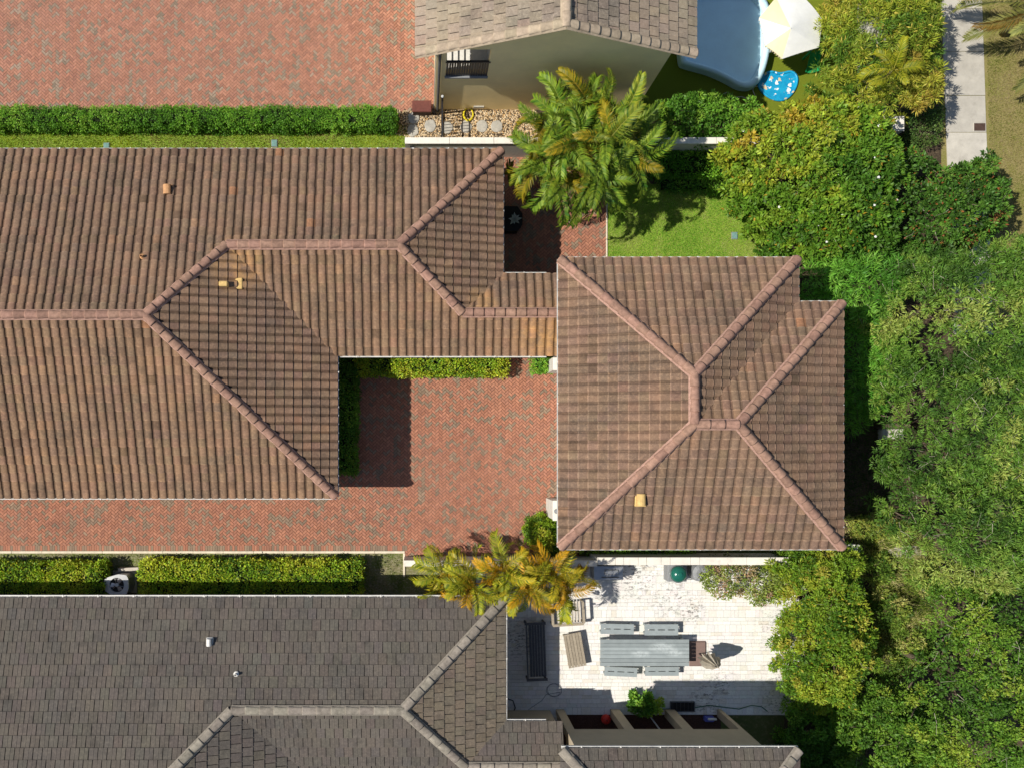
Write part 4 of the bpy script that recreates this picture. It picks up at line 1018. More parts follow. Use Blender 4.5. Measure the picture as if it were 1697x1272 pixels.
for i, (x, y, lb) in enumerate(((177, 243, 'round teal valve lid in the grass strip above the left roof'), (455, 238, 'small square teal valve box lid in the grass strip below the long hedge'), (1217, 391, 'teal valve box lid on the lawn beside the orange tipped bush'))):
    p = P(x, y); t = thing('valve_box', (p.x, p.y, 0), lb, 'valve box')
    MB().box(p.x - .13, p.x + .13, p.y - .15, p.y + .15, -.02, .045, bev=.015).build('rim', 'grey_plastic', t); MB().box(p.x - .105, p.x + .105, p.y - .125, p.y + .125, .046, .06, bev=.006).build('lid', 'teal_lid', t)
p0, p1 = P(1612, 219), P(1633, 204); t = thing('meter_cover', (p0.x, p0.y, 0), 'dark brown meter cover set in the pale sidewalk', 'meter cover')
MB().box(p0.x, p1.x, p0.y, p1.y, -.02, .044, bev=.012).build('frame', 'concrete', t); MB().box(p0.x + .03, p1.x - .03, p0.y + .03, p1.y - .03, .045, .054, bev=.005).build('lid', 'brown_lid', t)
# dark planter with pale rosette in the entry yard
a = P(833, 383, .5); b = P(866, 342, .5); t = thing('planter', ((a.x + b.x) / 2, (a.y + b.y) / 2, 0), 'black rounded planter with a pale rosette plant in the shaded entry yard', 'planter')
MB().prism([(a.x, a.y + .1), (a.x + .12, a.y), (b.x - .2, a.y), (b.x, a.y + .28), (b.x, b.y - .3), (b.x - .2, b.y), (a.x, b.y)], .0, .5).build('tub', 'black', t)
b_ = MB(); c = P(853, 363, .6); rr = np.random.default_rng(4)
rl_ = []
for i in range(22):
    an = i * 2.4; ln = .12 + .2 * (i / 22); el = 1.2 - 1. * i / 22; d = Vector((math.cos(an) * math.cos(el), math.sin(an) * math.cos(el), math.sin(el))); sd = Vector((-math.sin(an), math.cos(an), 0)) * .05
    o = Vector((c.x, c.y, .52)); MB().add([o, o + d * ln * .55 + sd, o + d * ln, o + d * ln * .55 - sd, o + d * ln * .5 + Vector((0, 0, .02))], [(0, 1, 4), (1, 2, 4), (2, 3, 4), (3, 0, 4)]).build('rosette_leaf', 'agave', t)
# ------------------------------------------------------------------ air conditioner
def px2(zx, zy, z): return P(150 + zx / 15.9, 920 + zy / 15.9, z)
zt_ = .9
ringp = [px2(*q, zt_) for q in ((345, 640), (400, 585), (720, 490), (930, 510), (985, 600), (1000, 850), (950, 1000), (860, 1065), (560, 1055), (380, 930))]
c = px2(690, 770, zt_); t = thing('air_conditioner', (c.x, c.y, 0), 'grey air conditioner with fan on top in the gap between the lower hedges', 'air conditioner')
cx = sum(p.x for p in ringp) / 10; cy = sum(p.y for p in ringp) / 10
MB().prism([(p.x * 1. + (cx - p.x) * .03, p.y + (cy - p.y) * .03) for p in ringp], .1, .82).build('cabinet', 'steel', t)
n = 10; R_ = .36; N2 = 40
lid = MB()
def ray_r(an):
    d = Vector((math.cos(an), math.sin(an))); best = 9
    for i in range(n):
        a, b = ringp[i], ringp[(i + 1) % n]; e = Vector((b.x - a.x, b.y - a.y)); den = d.x * e.y - d.y * e.x
        if abs(den) < 1e-9: continue
        tt = ((a.x - c.x) * e.y - (a.y - c.y) * e.x) / den; uu = ((a.x - c.x) * d.y - (a.y - c.y) * d.x) / den
        if tt > 0 and -1e-6 <= uu <= 1 + 1e-6: best = min(best, tt)
    return best if best < 8 else .45
ot = []; inn = []
for i in range(N2):
    an = 2 * math.pi * i / N2; rr_ = max(ray_r(an), R_ * .8 + .03); r2 = min(R_ * .8, rr_ - .03)
    ot.append((c.x + rr_ * math.cos(an), c.y + rr_ * math.sin(an))); inn.append((c.x + r2 * math.cos(an), c.y + r2 * math.sin(an)))
vs = [(x, y, .822) for x, y in ot] + [(x, y, .875) for x, y in ot] + [(x, y, .9) for x, y in inn] + [(x, y, .83) for x, y in inn]
lid.add(vs, [(k * N2 + i, k * N2 + (i + 1) % N2, (k + 1) * N2 + (i + 1) % N2, (k + 1) * N2 + i) for k in range(3) for i in range(N2)]).build('top_cover', 'light_grey', t)
MB().lathe(c.x, c.y, [(.285, .822), (.285, .826)], 24).build('fan_well', 'black', t)
for k in range(3):
    an = k * 2.094 + .9; b = MB(); d = Vector((math.cos(an), math.sin(an), 0)); s_ = Vector((-math.sin(an), math.cos(an), 0)); o = Vector((c.x, c.y, .85))
    b.add([o + d * .06 - s_ * .03, o + d * .24 - s_ * .05 + Vector((0, 0, -.02)), o + d * .27 + s_ * .13 + Vector((0, 0, .02)), o + d * .12 + s_ * .11 + Vector((0, 0, .015))], [(0, 1, 2, 3)]); b.build('fan_blade', 'steel', t)
MB().lathe(c.x, c.y, [(.075, .85), (.075, .905), (.05, .915)], 16).build('fan_hub', 'light_grey', t)
for k in range(3):
    an = k * 2.094 - .25; d = Vector((math.cos(an), math.sin(an), 0)); o = Vector((c.x, c.y, .905)); MB().tube([o + d * .07, o + d * .3], .007, 5).build('guard_arm', 'steel', t)
MB().box(cx - .5, cx + .5, cy - .45, cy + .45, -.02, .08, bev=.01).build('pad', 'concrete', t)
a = px2(720, 400, .3); b = px2(1270, 330, .3); tagp(MB().box(a.x, b.x, a.y, b.y + .02, .0, .3, rot=.05, bev=.01).build('wooden_board', 'pale_wood'), 'pale board standing on edge above the air conditioner', 'board')
# ------------------------------------------------------------------ patio furniture
def slat_rows(t, name, mat, o, ux, uy, L, Wd, n, z0, z1, gap=.012, objc=True, seed=0):
    rr = np.random.default_rng(seed)
    for i in range(n):
        w0 = -Wd / 2 + Wd * i / n + gap / 2; w1 = -Wd / 2 + Wd * (i + 1) / n - gap / 2
        q = [o + ux * (sx * L / 2) + uy * w for sx, w in ((-1, w0), (1, w0), (1, w1), (-1, w1))]
        b = MB().prism([(p.x, p.y) for p in q], z0, z1 + rr.normal() * .001).build(name, mat, t)
        f = rr.uniform(.88, 1.1); b.color = (f, f, f, 1)
def legs(t, o, ux, uy, L, Wd, z, s, mat):
    for sx in (-1, 1):
        for sy in (-1, 1):
            p = o + ux * (sx * L / 2) + uy * (sy * Wd / 2); MB().prism([((p + ux * a + uy * b).x, (p + ux * a + uy * b).y) for a, b in ((-s, -s), (s, -s), (s, s), (-s, s))], .03, z).build('leg', mat, t)
X_, Y_ = Vector((1, 0, 0)), Vector((0, 1, 0))
zt_ = .72; a = P(995, 1103, zt_); b = P(1142, 1058.5, zt_); o = (a + b) / 2; o.z = 0
t = thing('dining_table', tuple(o), 'long grey slatted outdoor dining table on the white patio', 'table')
L_, W_ = b.x - a.x, b.y - a.y
slat_rows(t, 'plank', 'teak_grey', o, X_, Y_, L_, W_, 7, zt_ - .035, zt_, .012)
MB().box(a.x + .15, b.x - .15, a.y + .12, b.y - .12, zt_ - .12, zt_ - .037).build('apron', 'teak_grey', t); legs(t, o, X_, Y_, L_ - .3, W_ - .24, zt_ - .121, .045, 'teak_grey')
for i, (x0, x1, y0, y1, rot, lb) in enumerate(((995.8, 1050.5, 1033, 1050, -.02, 'upper left'), (1068.5, 1124, 1033.5, 1052, .0, 'upper right'), (1002, 1056, 1104.5, 1120, -.045, 'lower left'), (1069.5, 1125, 1104, 1119, .0, 'lower right'))):
    z = .46; a = P(x0, y1, z); b = P(x1, y0, z); o = (a + b) / 2; o.z = 0; ux = Vector((math.cos(rot), math.sin(rot), 0)); uy = Vector((-ux.y, ux.x, 0)); L_, W_ = b.x - a.x, b.y - a.y
    t = thing('bench', tuple(o), f'grey wooden bench with slotted seat at the {lb} side of the dining table', 'bench', 'benches around the dining table')
    up = 1 if y0 < 1080 else -1
    for s_ in (-1, 1):
        oo = o + uy * (s_ * W_ * .27); q = [oo + ux * (sx * L_ / 2) + uy * (sy * W_ * .225) for sx, sy in ((-1, -1), (1, -1), (1, 1), (-1, 1))]
        MB().prism([(p.x, p.y) for p in q], z - .05, z).build('seat_board', 'teak_grey', t)
    for xx in (-.5, -.17, .17, .5):
        oo = o + ux * (xx * L_ * .9); q = [oo + ux * dx + uy * dy for dx, dy in ((-.06, -.03), (.06, -.03), (.06, .03), (-.06, .03))]
        MB().prism([(p.x, p.y) for p in q], z - .05, z - .004).build('spacer', 'teak_grey', t)
    legs(t, o, ux, uy, L_ - .12, W_ - .1, z - .051, .035, 'teak_grey')
    oo = o + ux * (L_ / 2 + .03) + uy * .04; MB().box(oo.x - .04, oo.x + .03, oo.y - .012, oo.y + .012, z - .06, z - .03).build('end_peg', 'light_grey', t)
# folded parasol on its brown base
c = P(1157, 1081, 0); t = thing('folded_parasol', (c.x, c.y, 0), 'folded grey canvas parasol on a brown base at the right end of the dining table', 'parasol')
MB().box(c.x - .42, c.x + .3, c.y - .52, c.y + .5, .03, .12, bev=.05).build('base', 'brown_base', t)
MB().tube([(c.x, c.y, .12), (c.x, c.y, 2.25)], .024, 8).build('pole', 'dark_metal', t)
rr = np.random.default_rng(9); n = 20; prof = [(1.0, .30), (1.15, .36), (1.5, .30), (1.85, .2), (2.1, .11), (2.28, .03)]
vs = []
for j, (z, r0) in enumerate(prof):
    for i in range(n):
        an = 2 * math.pi * i / n + j * .05; f = (1.15 if i % 2 else .62) * (1 + rr.normal() * .1); vs.append((c.x + .05 + r0 * f * math.cos(an) * 1.1, c.y + r0 * f * math.sin(an) * .85, z + rr.normal() * .02))
MB().add(vs, [(j * n + i, j * n + (i + 1) % n, (j + 1) * n + (i + 1) % n, (j + 1) * n + i) for j in range(len(prof) - 1) for i in range(n)] + [tuple(range((len(prof) - 1) * n, len(prof) * n))]).build('canopy', 'canvas', t)
# coffee table
z = .42; c = P(952.5, 1076.5, z); rot = math.radians(90 + 10); ux = Vector((math.cos(rot), math.sin(rot), 0)); uy = Vector((-ux.y, ux.x, 0)); o = Vector((c.x, c.y, 0))
t = thing('coffee_table', tuple(o), 'weathered tan slatted coffee table standing askew on the patio', 'table')
slat_rows(t, 'slat', 'tan_wood', o, ux, uy, 1.36, .72, 6, z - .03, z, .014, seed=2)
q = [o + ux * (sx * .6) + uy * (sy * .3) for sx, sy in ((-1, -1), (1, -1), (1, 1), (-1, 1))]; MB().prism([(p.x, p.y) for p in q], z - .1, z - .032).build('apron', 'tan_wood', t); legs(t, o, ux, uy, 1.2, .6, z - .101, .03, 'tan_wood')
# sofa in the shade
z = .42; c = P(887.5, 1077, z); ux = Vector((math.cos(math.radians(92)), math.sin(math.radians(92)), 0)); uy = Vector((-ux.y, ux.x, 0)); o = Vector((c.x, c.y, 0))
t = thing('slatted_sofa', tuple(o), 'dark slatted wooden sofa in the shade along the grey roof edge', 'sofa')
slat_rows(t, 'seat_slat', 'dark_wood', o - uy * .08, ux, uy, 2.1, .66, 6, z - .03, z, .012, seed=3)
bo = o + uy * .34
for i in range(4): slat_rows(t, 'back_slat', 'dark_wood', bo + uy * (.02 * i), ux, uy, 2.1, .03, 1, z + .05 + i * .11, z + .13 + i * .11, .0, seed=4)
for sx in (-1, 1):
    oo = o + ux * (sx * 1.12)
    q = [oo + ux * a + uy * b for a, b in ((-.05, -.42), (.05, -.42), (.05, .42), (-.05, .42))]; MB().prism([(p.x, p.y) for p in q], .6, .65).build('armrest', 'dark_wood', t)
    for b in (-.36, .36): p = oo + uy * b; MB().box(p.x - .035, p.x + .035, p.y - .035, p.y + .035, .03, .599).build('leg', 'dark_wood', t)
# armchair half under the palm
z = .42; c = P(940, 1014, z); o = Vector((c.x, c.y, 0)); t = thing('slatted_armchair', tuple(o), 'pale slatted wooden armchair half hidden under the yellow palm fronds', 'chair')
ux = Vector((-.06, 1, 0)).normalized(); uy = Vector((-ux.y, ux.x, 0))
slat_rows(t, 'seat_slat', 'pale_wood', o, ux, uy, .85, 1.1, 9, z - .03, z, .05, seed=5)
q = [o - ux * .47 + ux * b + uy * a for a, b in ((-.62, -.05), (.62, -.05), (.62, .05), (-.62, .05))]; MB().prism([(p.x, p.y) for p in q], .5, .56).build('front_rail', 'tan_wood', t)
for s_ in (-1, 1):
    q = [o + uy * (s_ * .62) + uy * a + ux * b for a, b in ((-.05, -.42), (.05, -.42), (.05, .42), (-.05, .42))]; MB().prism([(p.x, p.y) for p in q], .57, .62).build('armrest', 'tan_wood', t)
legs(t, o, ux, uy, .84, 1.24, .57, .035, 'tan_wood')
# grill corner
c = P(1124, 950, .85); t = thing('kamado_grill', (c.x, c.y, 0), 'round dark green ceramic grill on a square grey stand by the patio wall', 'grill')
MB().box(c.x - .36, c.x + .40, c.y - .34, c.y + .34, .03, .66, bev=.02).build('stand', 'grey_plastic', t)
MB().lathe(c.x, c.y, [(.22, .661), (.33, .75), (.34, .85)], 28).build('bowl', 'green_enamel', t, True)
MB().lathe(c.x, c.y, [(.352, .852), (.352, .89)], 28).build('band', 'steel', t)
MB().lathe(c.x, c.y, [(.34, .892), (.31, .99), (.24, 1.07), (.15, 1.12), (.09, 1.135)], 28).build('lid', 'green_enamel', t, True)
MB().lathe(c.x, c.y, [(.09, 1.136), (.09, 1.17), (.06, 1.18)], 16).build('chimney_cap', 'green_enamel', t)
MB().tube([(c.x - .12, c.y - .36, .93), (c.x - .1, c.y - .42, .95), (c.x + .1, c.y - .42, .95), (c.x + .12, c.y - .36, .93)], .015, 6).build('handle', 'pale_wood', t)
c = P(1162, 949, .8); t = thing('covered_drum', (c.x, c.y, 0), 'round grey covered drum between the green grill and the trailing bush', 'drum')
rr = np.random.default_rng(2)
vs = []; n = 22
for j, (r0, z) in enumerate(((.36, .03), (.34, .6), (.33, .78), (.2, .84), (.02, .83))):
    for i in range(n): an = 2 * math.pi * i / n; f = 1 + .05 * math.sin(3 * an + j) + rr.normal() * .015; vs.append((c.x + r0 * f * math.cos(an), c.y + r0 * f * math.sin(an), z + rr.normal() * .012))
MB().add(vs, [(j * n + i, j * n + (i + 1) % n, (j + 1) * n + (i + 1) % n, (j + 1) * n + i) for j in range(4) for i in range(n)] + [tuple(range(4 * n, 5 * n))]).build('cover', 'grey_plastic', t)
MB().lathe(c.x, c.y, [(.345, .1), (.36, .12), (.345, .14)], 22).build('drawstring', 'dark_metal', t)
a = P(984, 960, .85); b = P(1033, 937, .85); t = thing('grill_counter', ((a.x + b.x) / 2, (a.y + b.y) / 2, 0), 'grey steel barbecue counter next to the palms against the patio wall', 'barbecue')
MB().box(a.x + .02, b.x - .02, a.y + .02, b.y - .02, .03, .8).build('cabinet', 'grey_plastic', t); MB().box(a.x, b.x, a.y, b.y, .802, .86, bev=.012).build('worktop', 'steel', t)
MB().box(a.x + .42, b.x - .2, a.y + .2, b.y - .14, .862, .93, bev=.03).build('lid', 'steel', t); MB().tube([(a.x + .3, a.y + .11, .9), (b.x - .18, a.y + .11, .9)], .018, 6).build('handle', 'dark_metal', t)
# patio odds and ends
a = P(1112, 1177, .1); b = P(1150, 1163, .1); t = thing('drain_grate', ((a.x + b.x) / 2, (a.y + b.y) / 2, 0), 'black framed grate on the shaded edge of the patio', 'grate')
fr = MB(); MB().box(a.x, b.x, a.y, b.y, .03, .1).build('tray', 'black', t)
for k, (x0, x1, y0, y1) in enumerate(((a.x - .03, b.x + .03, a.y - .03, a.y), (a.x - .03, b.x + .03, b.y, b.y + .03), (a.x - .03, a.x, a.y + .002, b.y - .002), (b.x, b.x + .03, a.y + .002, b.y - .002))): MB().box(x0, x1, y0, y1, .03, .13).build('frame_bar', 'dark_wood', t)
for k in range(6): x = a.x + (b.x - a.x) * (k + .5) / 6; MB().box(x - .012, x + .012, a.y + .005, b.y - .005, .101, .118).build('grate_bar', 'dark_metal', t)
pts = [(1052, 1175), (1100, 1174), (1150, 1172), (1175, 1168), (1200, 1171), (1225, 1174), (1245, 1168), (1262, 1170), (1272, 1178)]
tagp(MB().tube([(*P(x, y, .06)[:2], .055) for x, y in pts], .02, 6).build('patio_hose', 'green_hose'), 'dark green hose lying along the shaded patio edge', 'hose')
c = P(918, 1142); coil('cable_coil', 'thin grey cable coil on the shaded patio near the grey roof', 'cable', c.x, c.y, .3, 2, 'grey_plastic', .01, 3, .9, [(*P(x, y, .05)[:2], .045) for x, y in ((905, 1150), (898, 1160), (886, 1168), (872, 1178))])
tagp(MB().tube([(*P(x, y, .06)[:2], .055) for x, y in ((838, 1156), (850, 1160), (854, 1172), (848, 1184))], .02, 6).build('black_hose', 'black'), 'short black hose curving below the grey roof corner', 'hose')
c = P(1005, 1192, .3); t = thing('red_ball', (c.x, c.y, 0), 'red ball lying in the porch opening at the bottom edge', 'ball')
MB().lathe(c.x, c.y, [(.02, .02)] + [(.2 * math.sin(a), .215 - .2 * math.cos(a)) for a in np.linspace(.2, 2.95, 11)], 18).build('shell', 'red_plastic', t, True); MB().lathe(c.x, c.y, [(.03, .41), (.02, .425)], 10).build('valve', 'black', t)
c = P(1178, 1192, .3); t = thing('blue_toy', (c.x, c.y, 0), 'blue and white toy in the porch opening left of the window', 'toy')
MB().box(c.x - .22, c.x + .2, c.y - .12, c.y + .1, .02, .22, bev=.05).build('body', 'blue_plastic', t); MB().box(c.x - .1, c.x + .25, c.y - .02, c.y + .06, .222, .3, bev=.02).build('top', 'canvas_white', t)
tagp(MB().tube([(*P(1075, 1183)[:2], .03), (*P(1086, 1200, .2)[:2], 1.5)], .03, 6).build('leaning_pole', 'light_grey'), 'pale pole leaning in the porch opening below the small shrub', 'pole')
a = P(895, 1196, .3); b = P(925, 1186, .3); tagp(MB().box(a.x, b.x, a.y, b.y, .03, .3, bev=.03).build('white_box', 'ceramic'), 'white box in the dark porch corner under the grey eave', 'box')

# ------------------------------------------------------------------ play yard at the top
def rounded(pts, it=3):
    for _ in range(it):
        q = []
        for i in range(len(pts)):
            a, b = Vector(pts[i]), Vector(pts[(i + 1) % len(pts)]); q += [tuple(a.lerp(b, .25)), tuple(a.lerp(b, .75))]
        pts = q
    return pts
z = .62
ol = rounded([tuple(P(x, y, z)[:2]) for x, y in ((1140, 105), (1190, 118), (1248, 152), (1278, 95), (1278, -25), (1132, -25), (1128, 100))], 3)
t = thing('inflatable_pool', (PX(1205), PY(60), 0), 'pale blue inflatable pool half shaded by the yellow house roof', 'pool')
n = len(ol); cx = sum(p[0] for p in ol) / n; cy = sum(p[1] for p in ol) / n
vs = []; lev = [(1.0, .01), (1.04, .15), (1.0, .28), (1.04, .42), (1.02, .56), (.97, .63), (.91, .62), (.88, .5), (.86, .32)]
for f, zz_ in lev: vs += [(cx + (x - cx) * f, cy + (y - cy) * f, zz_) for x, y in ol]
MB().add(vs, [(k * n + i, k * n + (i + 1) % n, (k + 1) * n + (i + 1) % n, (k + 1) * n + i) for k in range(len(lev) - 1) for i in range(n)]).build('ring', 'pale_blue', t, True)
MB().sheet([(cx + (x - cx) * .87, cy + (y - cy) * .87) for x, y in ol], .42).build('cover', 'pale_blue', t)
# play house parasol roof
c = P(1312, 46, 2.6); t = thing('play_canopy', (c.x, c.y, 0), 'cream and white scalloped canopy over the play yard at the top edge', 'canopy')
MB().tube([(c.x, c.y, 0), (c.x, c.y, 2.55)], .03, 8).build('pole', 'light_grey', t)
cor = [P(1296, 98, 2.0), P(1357, 79, 2.0), P(1362, 32, 2.0), P(1334, -2, 2.0), P(1286, -4, 2.0), P(1258, 30, 2.0), P(1268, 76, 2.0)]
for i in range(7):
    a, b = cor[i], cor[(i + 1) % 7]; vs = [Vector((c.x, c.y, 2.55))]; m = 9
    for k in range(m): p = a.lerp(b, k / (m - 1)); p.z += .05 * math.sin(math.pi * k / (m - 1)); vs.append(p)
    sc2 = []
    for k in range(m - 1):
        p = (vs[k + 1] + vs[k + 2]) / 2; p.z -= .12; sc2.append(p)
    b_ = MB(); b_.add(vs + sc2, [(0, k + 1, k + 2) for k in range(m - 1)] + [(k + 1, m + 1 + k, k + 2) for k in range(m - 1)]).build('panel', 'canvas_cream' if i in (6, 4) else 'canvas_white', t)
t = thing('play_slide', (PX(1338), PY(95), 0), 'small green plastic slide coming out from under the cream canopy', 'slide')
a, b = P(1352, 84, .75), P(1343, 122, .08); d = (b - a); s_ = Vector((d.y, -d.x, 0)).normalized()
prof = [(a + d * f + Vector((0, 0, .12 * (f - .5) ** 2 - .03 + (.08 if f > .85 else 0))), .24 + (.06 * (f > .8))) for f in np.linspace(0, 1, 9)]
b_ = MB(); vs = []
for p, wd_ in prof:
    for k, (w_, h_) in enumerate(((-1, .13), (-.86, .13), (-.72, .0), (.72, .0), (.86, .13), (1, .13))): vs.append(p + s_ * (w_ * wd_) + Vector((0, 0, h_)))
b_.add(vs, [(j * 6 + i, j * 6 + i + 1, (j + 1) * 6 + i + 1, (j + 1) * 6 + i) for j in range(8) for i in range(5)]).build('chute', 'green_plastic', t)
for s2 in (-1, 1): p = a + s_ * (s2 * .2); MB().box(p.x - .03, p.x + .03, p.y - .03, p.y + .03, .0, .7).build('support', 'green_plastic', t)
sp = rounded([tuple(P(x, y)[:2]) for x, y in ((1277, 119), (1292, 124), (1312, 118), (1322, 130), (1316, 152), (1300, 168), (1278, 166), (1258, 150), (1256, 136), (1266, 124))], 2)
t = thing('splash_mat', (PX(1290), PY(142), 0), 'bright blue splash mat with white printed shapes on the green turf', 'mat')
MB().prism(sp, .006, .03).build('mat', 'splash_print', t)
MB().tube([(*p, .05) for p in sp] + [(*sp[0], .05)], .05, 8).build('inflated_rim', 'splash_print', t, True)
pts = [(1192, 168), (1195, 158), (1204, 154), (1211, 157), (1214, 163), (1228, 161), (1240, 165), (1248, 166), (1251, 160), (1247, 150), (1250, 144), (1258, 144)]
tagp(MB().tube([(*P(x, y)[:2], .03) for x, y in pts], .018, 6).build('water_hose', 'pale_wood'), 'thin pale hose winding across the dark turf to the splash mat', 'hose')
# stone blocks by the right hand trees
a = P(1461, 727, .3); b = P(1498, 710, .3); t = thing('stone_block', (a.x, a.y, 0), 'beige concrete block with a round hole among the right hand trees', 'block')
MB().box(a.x, b.x, a.y, b.y, .0, .32, bev=.03).build('block', 'concrete', t); MB().lathe(PX(1477, .3), PY(717.5, .3), [(.05, .321), (.06, .33)], 12).build('ring', 'dark_metal', t)
c = P(1500, 913); tagp(blob(c.x, c.y, .75, -.02, .1, 77, 14, .35).build('flat_rock', 'stone'), 'flat pale rock below the corner of the square house', 'rock')

# ------------------------------------------------------------------ grass
LAWN = [(.17, .40, .04), (.22, .48, .05), (.29, .54, .06), (.38, .56, .10), (.46, .50, .18)]
blades('lawn_grass', 'short bright green lawn above the square brown roof', 'grass', pw([(1006, 306), (1290, 306), (1300, 440), (1006, 440)]), 1700, .06, .022, LAWN, 1)
STRIP = [(.42, .35, .15), (.30, .35, .06), (.22, .36, .03), (.32, .42, .04), (.46, .52, .04)]
blades('strip_grass', 'narrow strip of grass between the long top hedge and the left roof', 'grass', pw([(-60, 208), (672, 208), (690, 262), (-60, 266)]), 1300, .075, .024, STRIP, 2)
blades('side_grass', 'thin patchy grass between lower driveway kerb and lower hedges', 'grass', pw([(-60, 917), (668, 917), (668, 985), (-60, 985)]), 700, .07, .024, [(.33, .29, .16), (.22, .22, .06), (.14, .20, .03), (.10, .16, .02)], 3, patchy=-.1)
blades('verge_grass', 'dry yellowish verge grass right of the sidewalk', 'grass', pw([(1632, -40), (1840, -40), (1840, 500), (1645, 500)]), 900, .06, .022, [(.20, .23, .05), (.26, .24, .08), (.34, .28, .12), (.40, .33, .18)], 4)
blades('bed_grass', 'long pale grass tufts in the bed right of the square house', 'grass', pw([(1400, 855), (1490, 845), (1540, 905), (1545, 1010), (1500, 1130), (1450, 1130), (1440, 940)]), 520, .42, .028, [(.10, .16, .02), (.20, .27, .04), (.42, .42, .12), (.6, .55, .26)], 5, lean=1.1, patchy=-.55)
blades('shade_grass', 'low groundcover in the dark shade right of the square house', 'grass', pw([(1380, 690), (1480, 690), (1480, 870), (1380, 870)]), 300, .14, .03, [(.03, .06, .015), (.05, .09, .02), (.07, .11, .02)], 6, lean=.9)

# ------------------------------------------------------------------ hedges and shrubs
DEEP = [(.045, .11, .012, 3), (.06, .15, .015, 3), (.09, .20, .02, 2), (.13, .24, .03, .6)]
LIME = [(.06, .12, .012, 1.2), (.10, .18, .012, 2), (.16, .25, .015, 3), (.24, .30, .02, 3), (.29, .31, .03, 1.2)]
hedge('clipped_hedge', 'long clipped dark green hedge along the pink driveway at the top left', 'hedge', -40, 176, 655, 204, 1.15, .06, 1.9, [(.05, .13, .012, 2), (.075, .18, .014, 3), (.11, .235, .02, 3), (.16, .28, .03, 1)], 31, nl=15, cr=.085, dens=85, bump=.06)
hedge('clipped_hedge', 'yellow green hedge at the far left beside the air conditioner', 'hedge', -40, 936, 168, 990, 1.1, .085, 1.7, LIME, 32, nl=13, cr=.13, dens=55, bump=.08, tip=(.42, .44, .03, .12))
hedge('clipped_hedge', 'yellow green hedge right of the air conditioner under the driveway kerb', 'hedge', 231, 934, 597, 986, 1.12, .085, 1.7, LIME, 33, nl=13, cr=.13, dens=55, bump=.08, tip=(.42, .44, .03, .12))
hedge('clipped_hedge', 'lit green hedge below the middle eave of the courtyard', 'hedge', 590, 586, 839, 618, .95, .085, 1.7, LIME, 34, nl=13, cr=.12, dens=60, bump=.07, tip=(.42, .44, .03, .1))
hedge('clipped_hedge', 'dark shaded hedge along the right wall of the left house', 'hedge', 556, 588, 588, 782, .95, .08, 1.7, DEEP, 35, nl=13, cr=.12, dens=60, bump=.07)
hedge('small_shrub', 'small square green shrub under the connecting roof beside the short white pier', 'shrub', 886, 586, 918, 612, .8, .10, 3.0, [(.08, .2, .02, 2), (.14, .28, .03, 2), (.22, .34, .03, 1)], 36, nl=16, cr=.13, dens=50)
hedge('low_border', 'narrow green border between the square roof edge and the patio wall', 'hedge', 960, 905, 1150, 914, .45, .09, 2.2, [(.07, .16, .02, 2), (.12, .24, .02, 2), (.2, .3, .03, 1)], 37, nl=10, cr=.12, dens=40)
hedge('low_border', 'clipped green hedge below the white garden wall right of the palms', 'hedge', 1085, 246, 1225, 287, .85, .075, 1.8, [(.06, .16, .012, 2), (.1, .24, .02, 2), (.16, .3, .02, 1)], 38, nl=13, cr=.12, dens=55, bump=.09)
hedge('low_border', 'low strappy groundcover row between the clipped hedge and the lawn', 'hedge', 1095, 293, 1232, 315, .35, .16, 5.0, [(.05, .13, .015, 2), (.09, .2, .02, 2), (.13, .25, .03, 1)], 39, nl=12, cr=.14, dens=36)
tree('loose_hedge', 'loose leafy green hedge behind the white wall right of the palms', 'hedge', [(1100, 178), (1118, 163), (1160, 160), (1200, 162), (1240, 168), (1262, 180), (1262, 218), (1180, 224), (1105, 222)], 2.0, 1.6, .24, 90, .115, 2.2, [(.06, .15, .015, 2), (.10, .22, .02, 2), (.16, .28, .03, 1)], 41, rough=.2, r0=.04)
tree('ball_shrub', 'round bright green shrub below the white pier at the courtyard corner', 'shrub', [(873, 872), (884, 861), (900, 858), (914, 864), (924, 880), (922, 898), (908, 910), (888, 908), (875, 895)], 1.25, .75, .17, 90, .075, 1.8, LIME, 42, rough=.1, r0=.03, skirt=1.2)
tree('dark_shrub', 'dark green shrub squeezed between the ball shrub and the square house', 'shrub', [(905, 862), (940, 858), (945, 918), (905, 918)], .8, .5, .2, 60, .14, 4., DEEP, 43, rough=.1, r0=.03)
tree('patio_shrub', 'small leafy green shrub on the shaded lower patio edge', 'shrub', [(1042, 1164), (1052, 1156), (1070, 1152), (1088, 1160), (1097, 1172), (1080, 1182), (1050, 1180)], .75, .4, .16, 60, .13, 2.0, [(.07, .17, .02, 2), (.14, .27, .03, 2), (.24, .34, .04, 1)], 44, rough=.1, r0=.02)
tree('trailing_bush', 'sparse olive bush with brownish tips trailing over the white patio', 'shrub', [(1176, 938), (1205, 930), (1240, 934), (1285, 934), (1320, 945), (1318, 985), (1285, 985), (1268, 1003), (1240, 985), (1225, 975), (1205, 997), (1190, 985), (1172, 960)], 1.7, 1.0, .2, 46, .085, 1.7, [(.14, .19, .04, 3), (.20, .25, .05, 3), (.27, .22, .11, 1.5), (.3, .19, .12, .7)], 45, rough=.25, r0=.03, gaps=.32, under=.5, skirt=.3)
